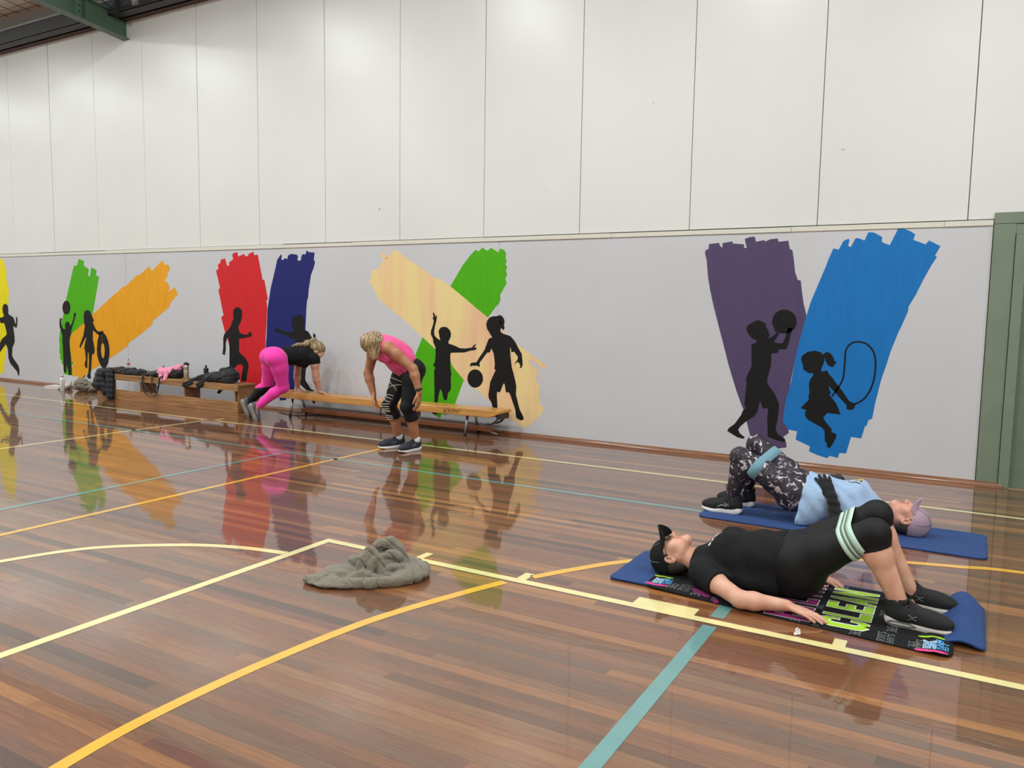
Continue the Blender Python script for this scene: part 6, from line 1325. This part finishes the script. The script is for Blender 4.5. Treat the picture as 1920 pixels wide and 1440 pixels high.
# ---------------------------------------------------------------- person in pink leggings leaning on the long bench
def person_d():
    z = V(0, 0, 1); P = V(-7.41, 7.02, .80); N = V(-7.255, 7.46, .805); s = unit(N - P)
    shR, shL = V(-7.115, 7.40, .765), V(-7.455, 7.485, .785); side = unit(shL - shR)
    fr = unit(np.cross(side, s)); fr = fr if fr[2] < 0 else -fr       # chest faces the floor
    C = P + s * .36 - z * .005; W_ = P + s * .19
    T = torso(P, W_, C, N, shL, shR, unit(fr + V(.2, .5, 0)), fr, None, 1.0, .055, .0, (.165, .138, .148), (.115, .108, .110))
    hR, hL = V(-7.315, 6.985, .775), V(-7.495, 7.05, .785)
    T += [sph(V(-7.335, 6.95, .785), .102, .05), sph(V(-7.50, 7.0, .79), .102, .05)]
    E = N + V(.055, .065, .045); hd, L, R = head(E, (.55, .55, -.62), (.55, .35, .75), .98, N, .052, detail=False)
    wR, wL = V(-7.14, 7.50, .348), V(-7.555, 7.545, .348); eR, eL = V(-7.125, 7.43, .555), V(-7.515, 7.50, .56)
    AR, AL = arm(shR, eR, wR, 1.08), arm(shL, eL, wL, 1.08)
    HR = hand(wR, (.62, .55, -.30), (0, 0, 1), (-1, .3, 0), .10, .12, .95, .1); HL = hand(wL, (.62, .30, -.28), (0, 0, 1), (1, -.2, 0), .10, .12, .95, .1)
    kR, kL = V(-7.345, 7.09, .42), V(-7.665, 7.14, .43); aR, aL = V(-7.625, 6.90, .150), V(-7.865, 6.985, .175)
    rg = (.104, .098, .064, .060, .037); LR, LL = leg(hR, kR, aR, (-.3, -.9, .3), 1.0, rg), leg(hL, kL, aL, (-.3, -.9, .3), 1.0, rg)
    fine = [(w - V(.07, .09, .06), w + V(.17, .17, .02), .0034) for w in (wR, wL)]
    Vt, Q = field_mesh(T + hd + AR + AL + HR + HL + LR + LL, .006, fine)
    o = quad_mesh('person', Vt, Q, M_SKIN4, None, None, origin=(-7.6, 7.0, 0))
    tag(o, 'person in bright pink leggings and black top leaning on the long bench', 'person', 'people exercising in the hall')
    sl = lambda sh, el: [cone(sh, sh + (el - sh) * .5, .060, .058, .03)]
    Vt, Q = field_mesh(None, .006, parts=[(T[:7], [(P + s * .075, -s), (N + s * .01, s)]), (sl(shR, eR), [(shR + (eR - shR) * .26, eR - shR)]), (sl(shL, eL), [(shL + (eL - shL) * .26, eL - shL)])], offset=.009, kp=.03,
                       disp=lambda X, Y, Z: .003 * np.sin(X * 50 + Z * 40) * np.sin(Y * 36))
    quad_mesh('t_shirt', Vt, Q, M_BLACKTEE, o)
    cR, cL = kR + (aR - kR) * .90, kL + (aL - kL) * .12
    Vt, Q = field_mesh(None, .006, parts=[(T[:1] + T[-2:], [(P + s * .10, s)]), (LR, [(cR, aR - kR)]), (LL, [(cL, V(.1, .1, -1))])], offset=.005, kp=.022)
    lg = quad_mesh('leggings', Vt, Q, fabric('neon_magenta_stretch', (250, 62, 176), .7, .12, 20.0), o)
    Vt, Q = field_mesh(LL, .005, clips=[(cL, V(-.1, -.1, 1)), (kL + (aL - kL) * .95, aL - kL)], offset=.0045); cp = quad_mesh('calf_panel', Vt, Q, M_LEGBLACK, o)
    sp = MB()
    for t in (.55, .70, .86):
        q = stick(cp, [kL + (aL - kL) * t + V(-.12, -.03, .02)], .001)[0]; sp.lathe([(.001, -.003), (.010, -.003), (.008, .004), (.001, .005)], c=tuple(q), n=10)
    tag(sp.build('cut_outs', mat('pale_pink_skin', (240, 190, 200), .6), cp, smooth=True), kind='stuff')
    hair = [ell(L(0, -.018, .048), V(.082, .102, .086), R, .02), ell(L(0, -.10, .075), V(.050, .046, .046), R, .02), sph(L(.02, -.125, .10), .028, .02), sph(L(-.025, -.11, .105), .026, .02)]
    pts = [L(0, -.125, .06), L(0, -.165, .01), N - s * .05 + z * .135, N - s * .16 + z * .135, N - s * .24 + z * .118]
    hair += chain(pts, (.034, .032, .028, .022, .010), .02)
    Vt, Q = field_mesh(hair, .005, disp=lambda X, Y, Z: .003 * np.sin(X * 180 + Z * 120 + Y * 60)); quad_mesh('hair', Vt, Q, MATS['blonde_hair'], o)
    sh = make_shoe('stripe', [mat('slate_mesh', (88, 88, 98), .8), mat('grey_rubber', (150, 146, 142), .6), mat('plum_lace', (86, 44, 66), .7), mat('pale_mark', (214, 196, 196), .5), mat('slate_mesh', (88, 88, 98))]); sh2 = copy_tree(sh)
    for q, a, m in ((sh, aR, False), (sh2, aL, True)):
        fw = unit((.05, .05, -1) if not m else (.10, .05, -.9)); up = unit((.35, .9, .0))
        hl = a - up * .085 - fw * .060; place_shoe(q, o, hl, unit(fw + up * .28), up - fw * .28 * 0, .92, m)
    return o
PD = person_d()
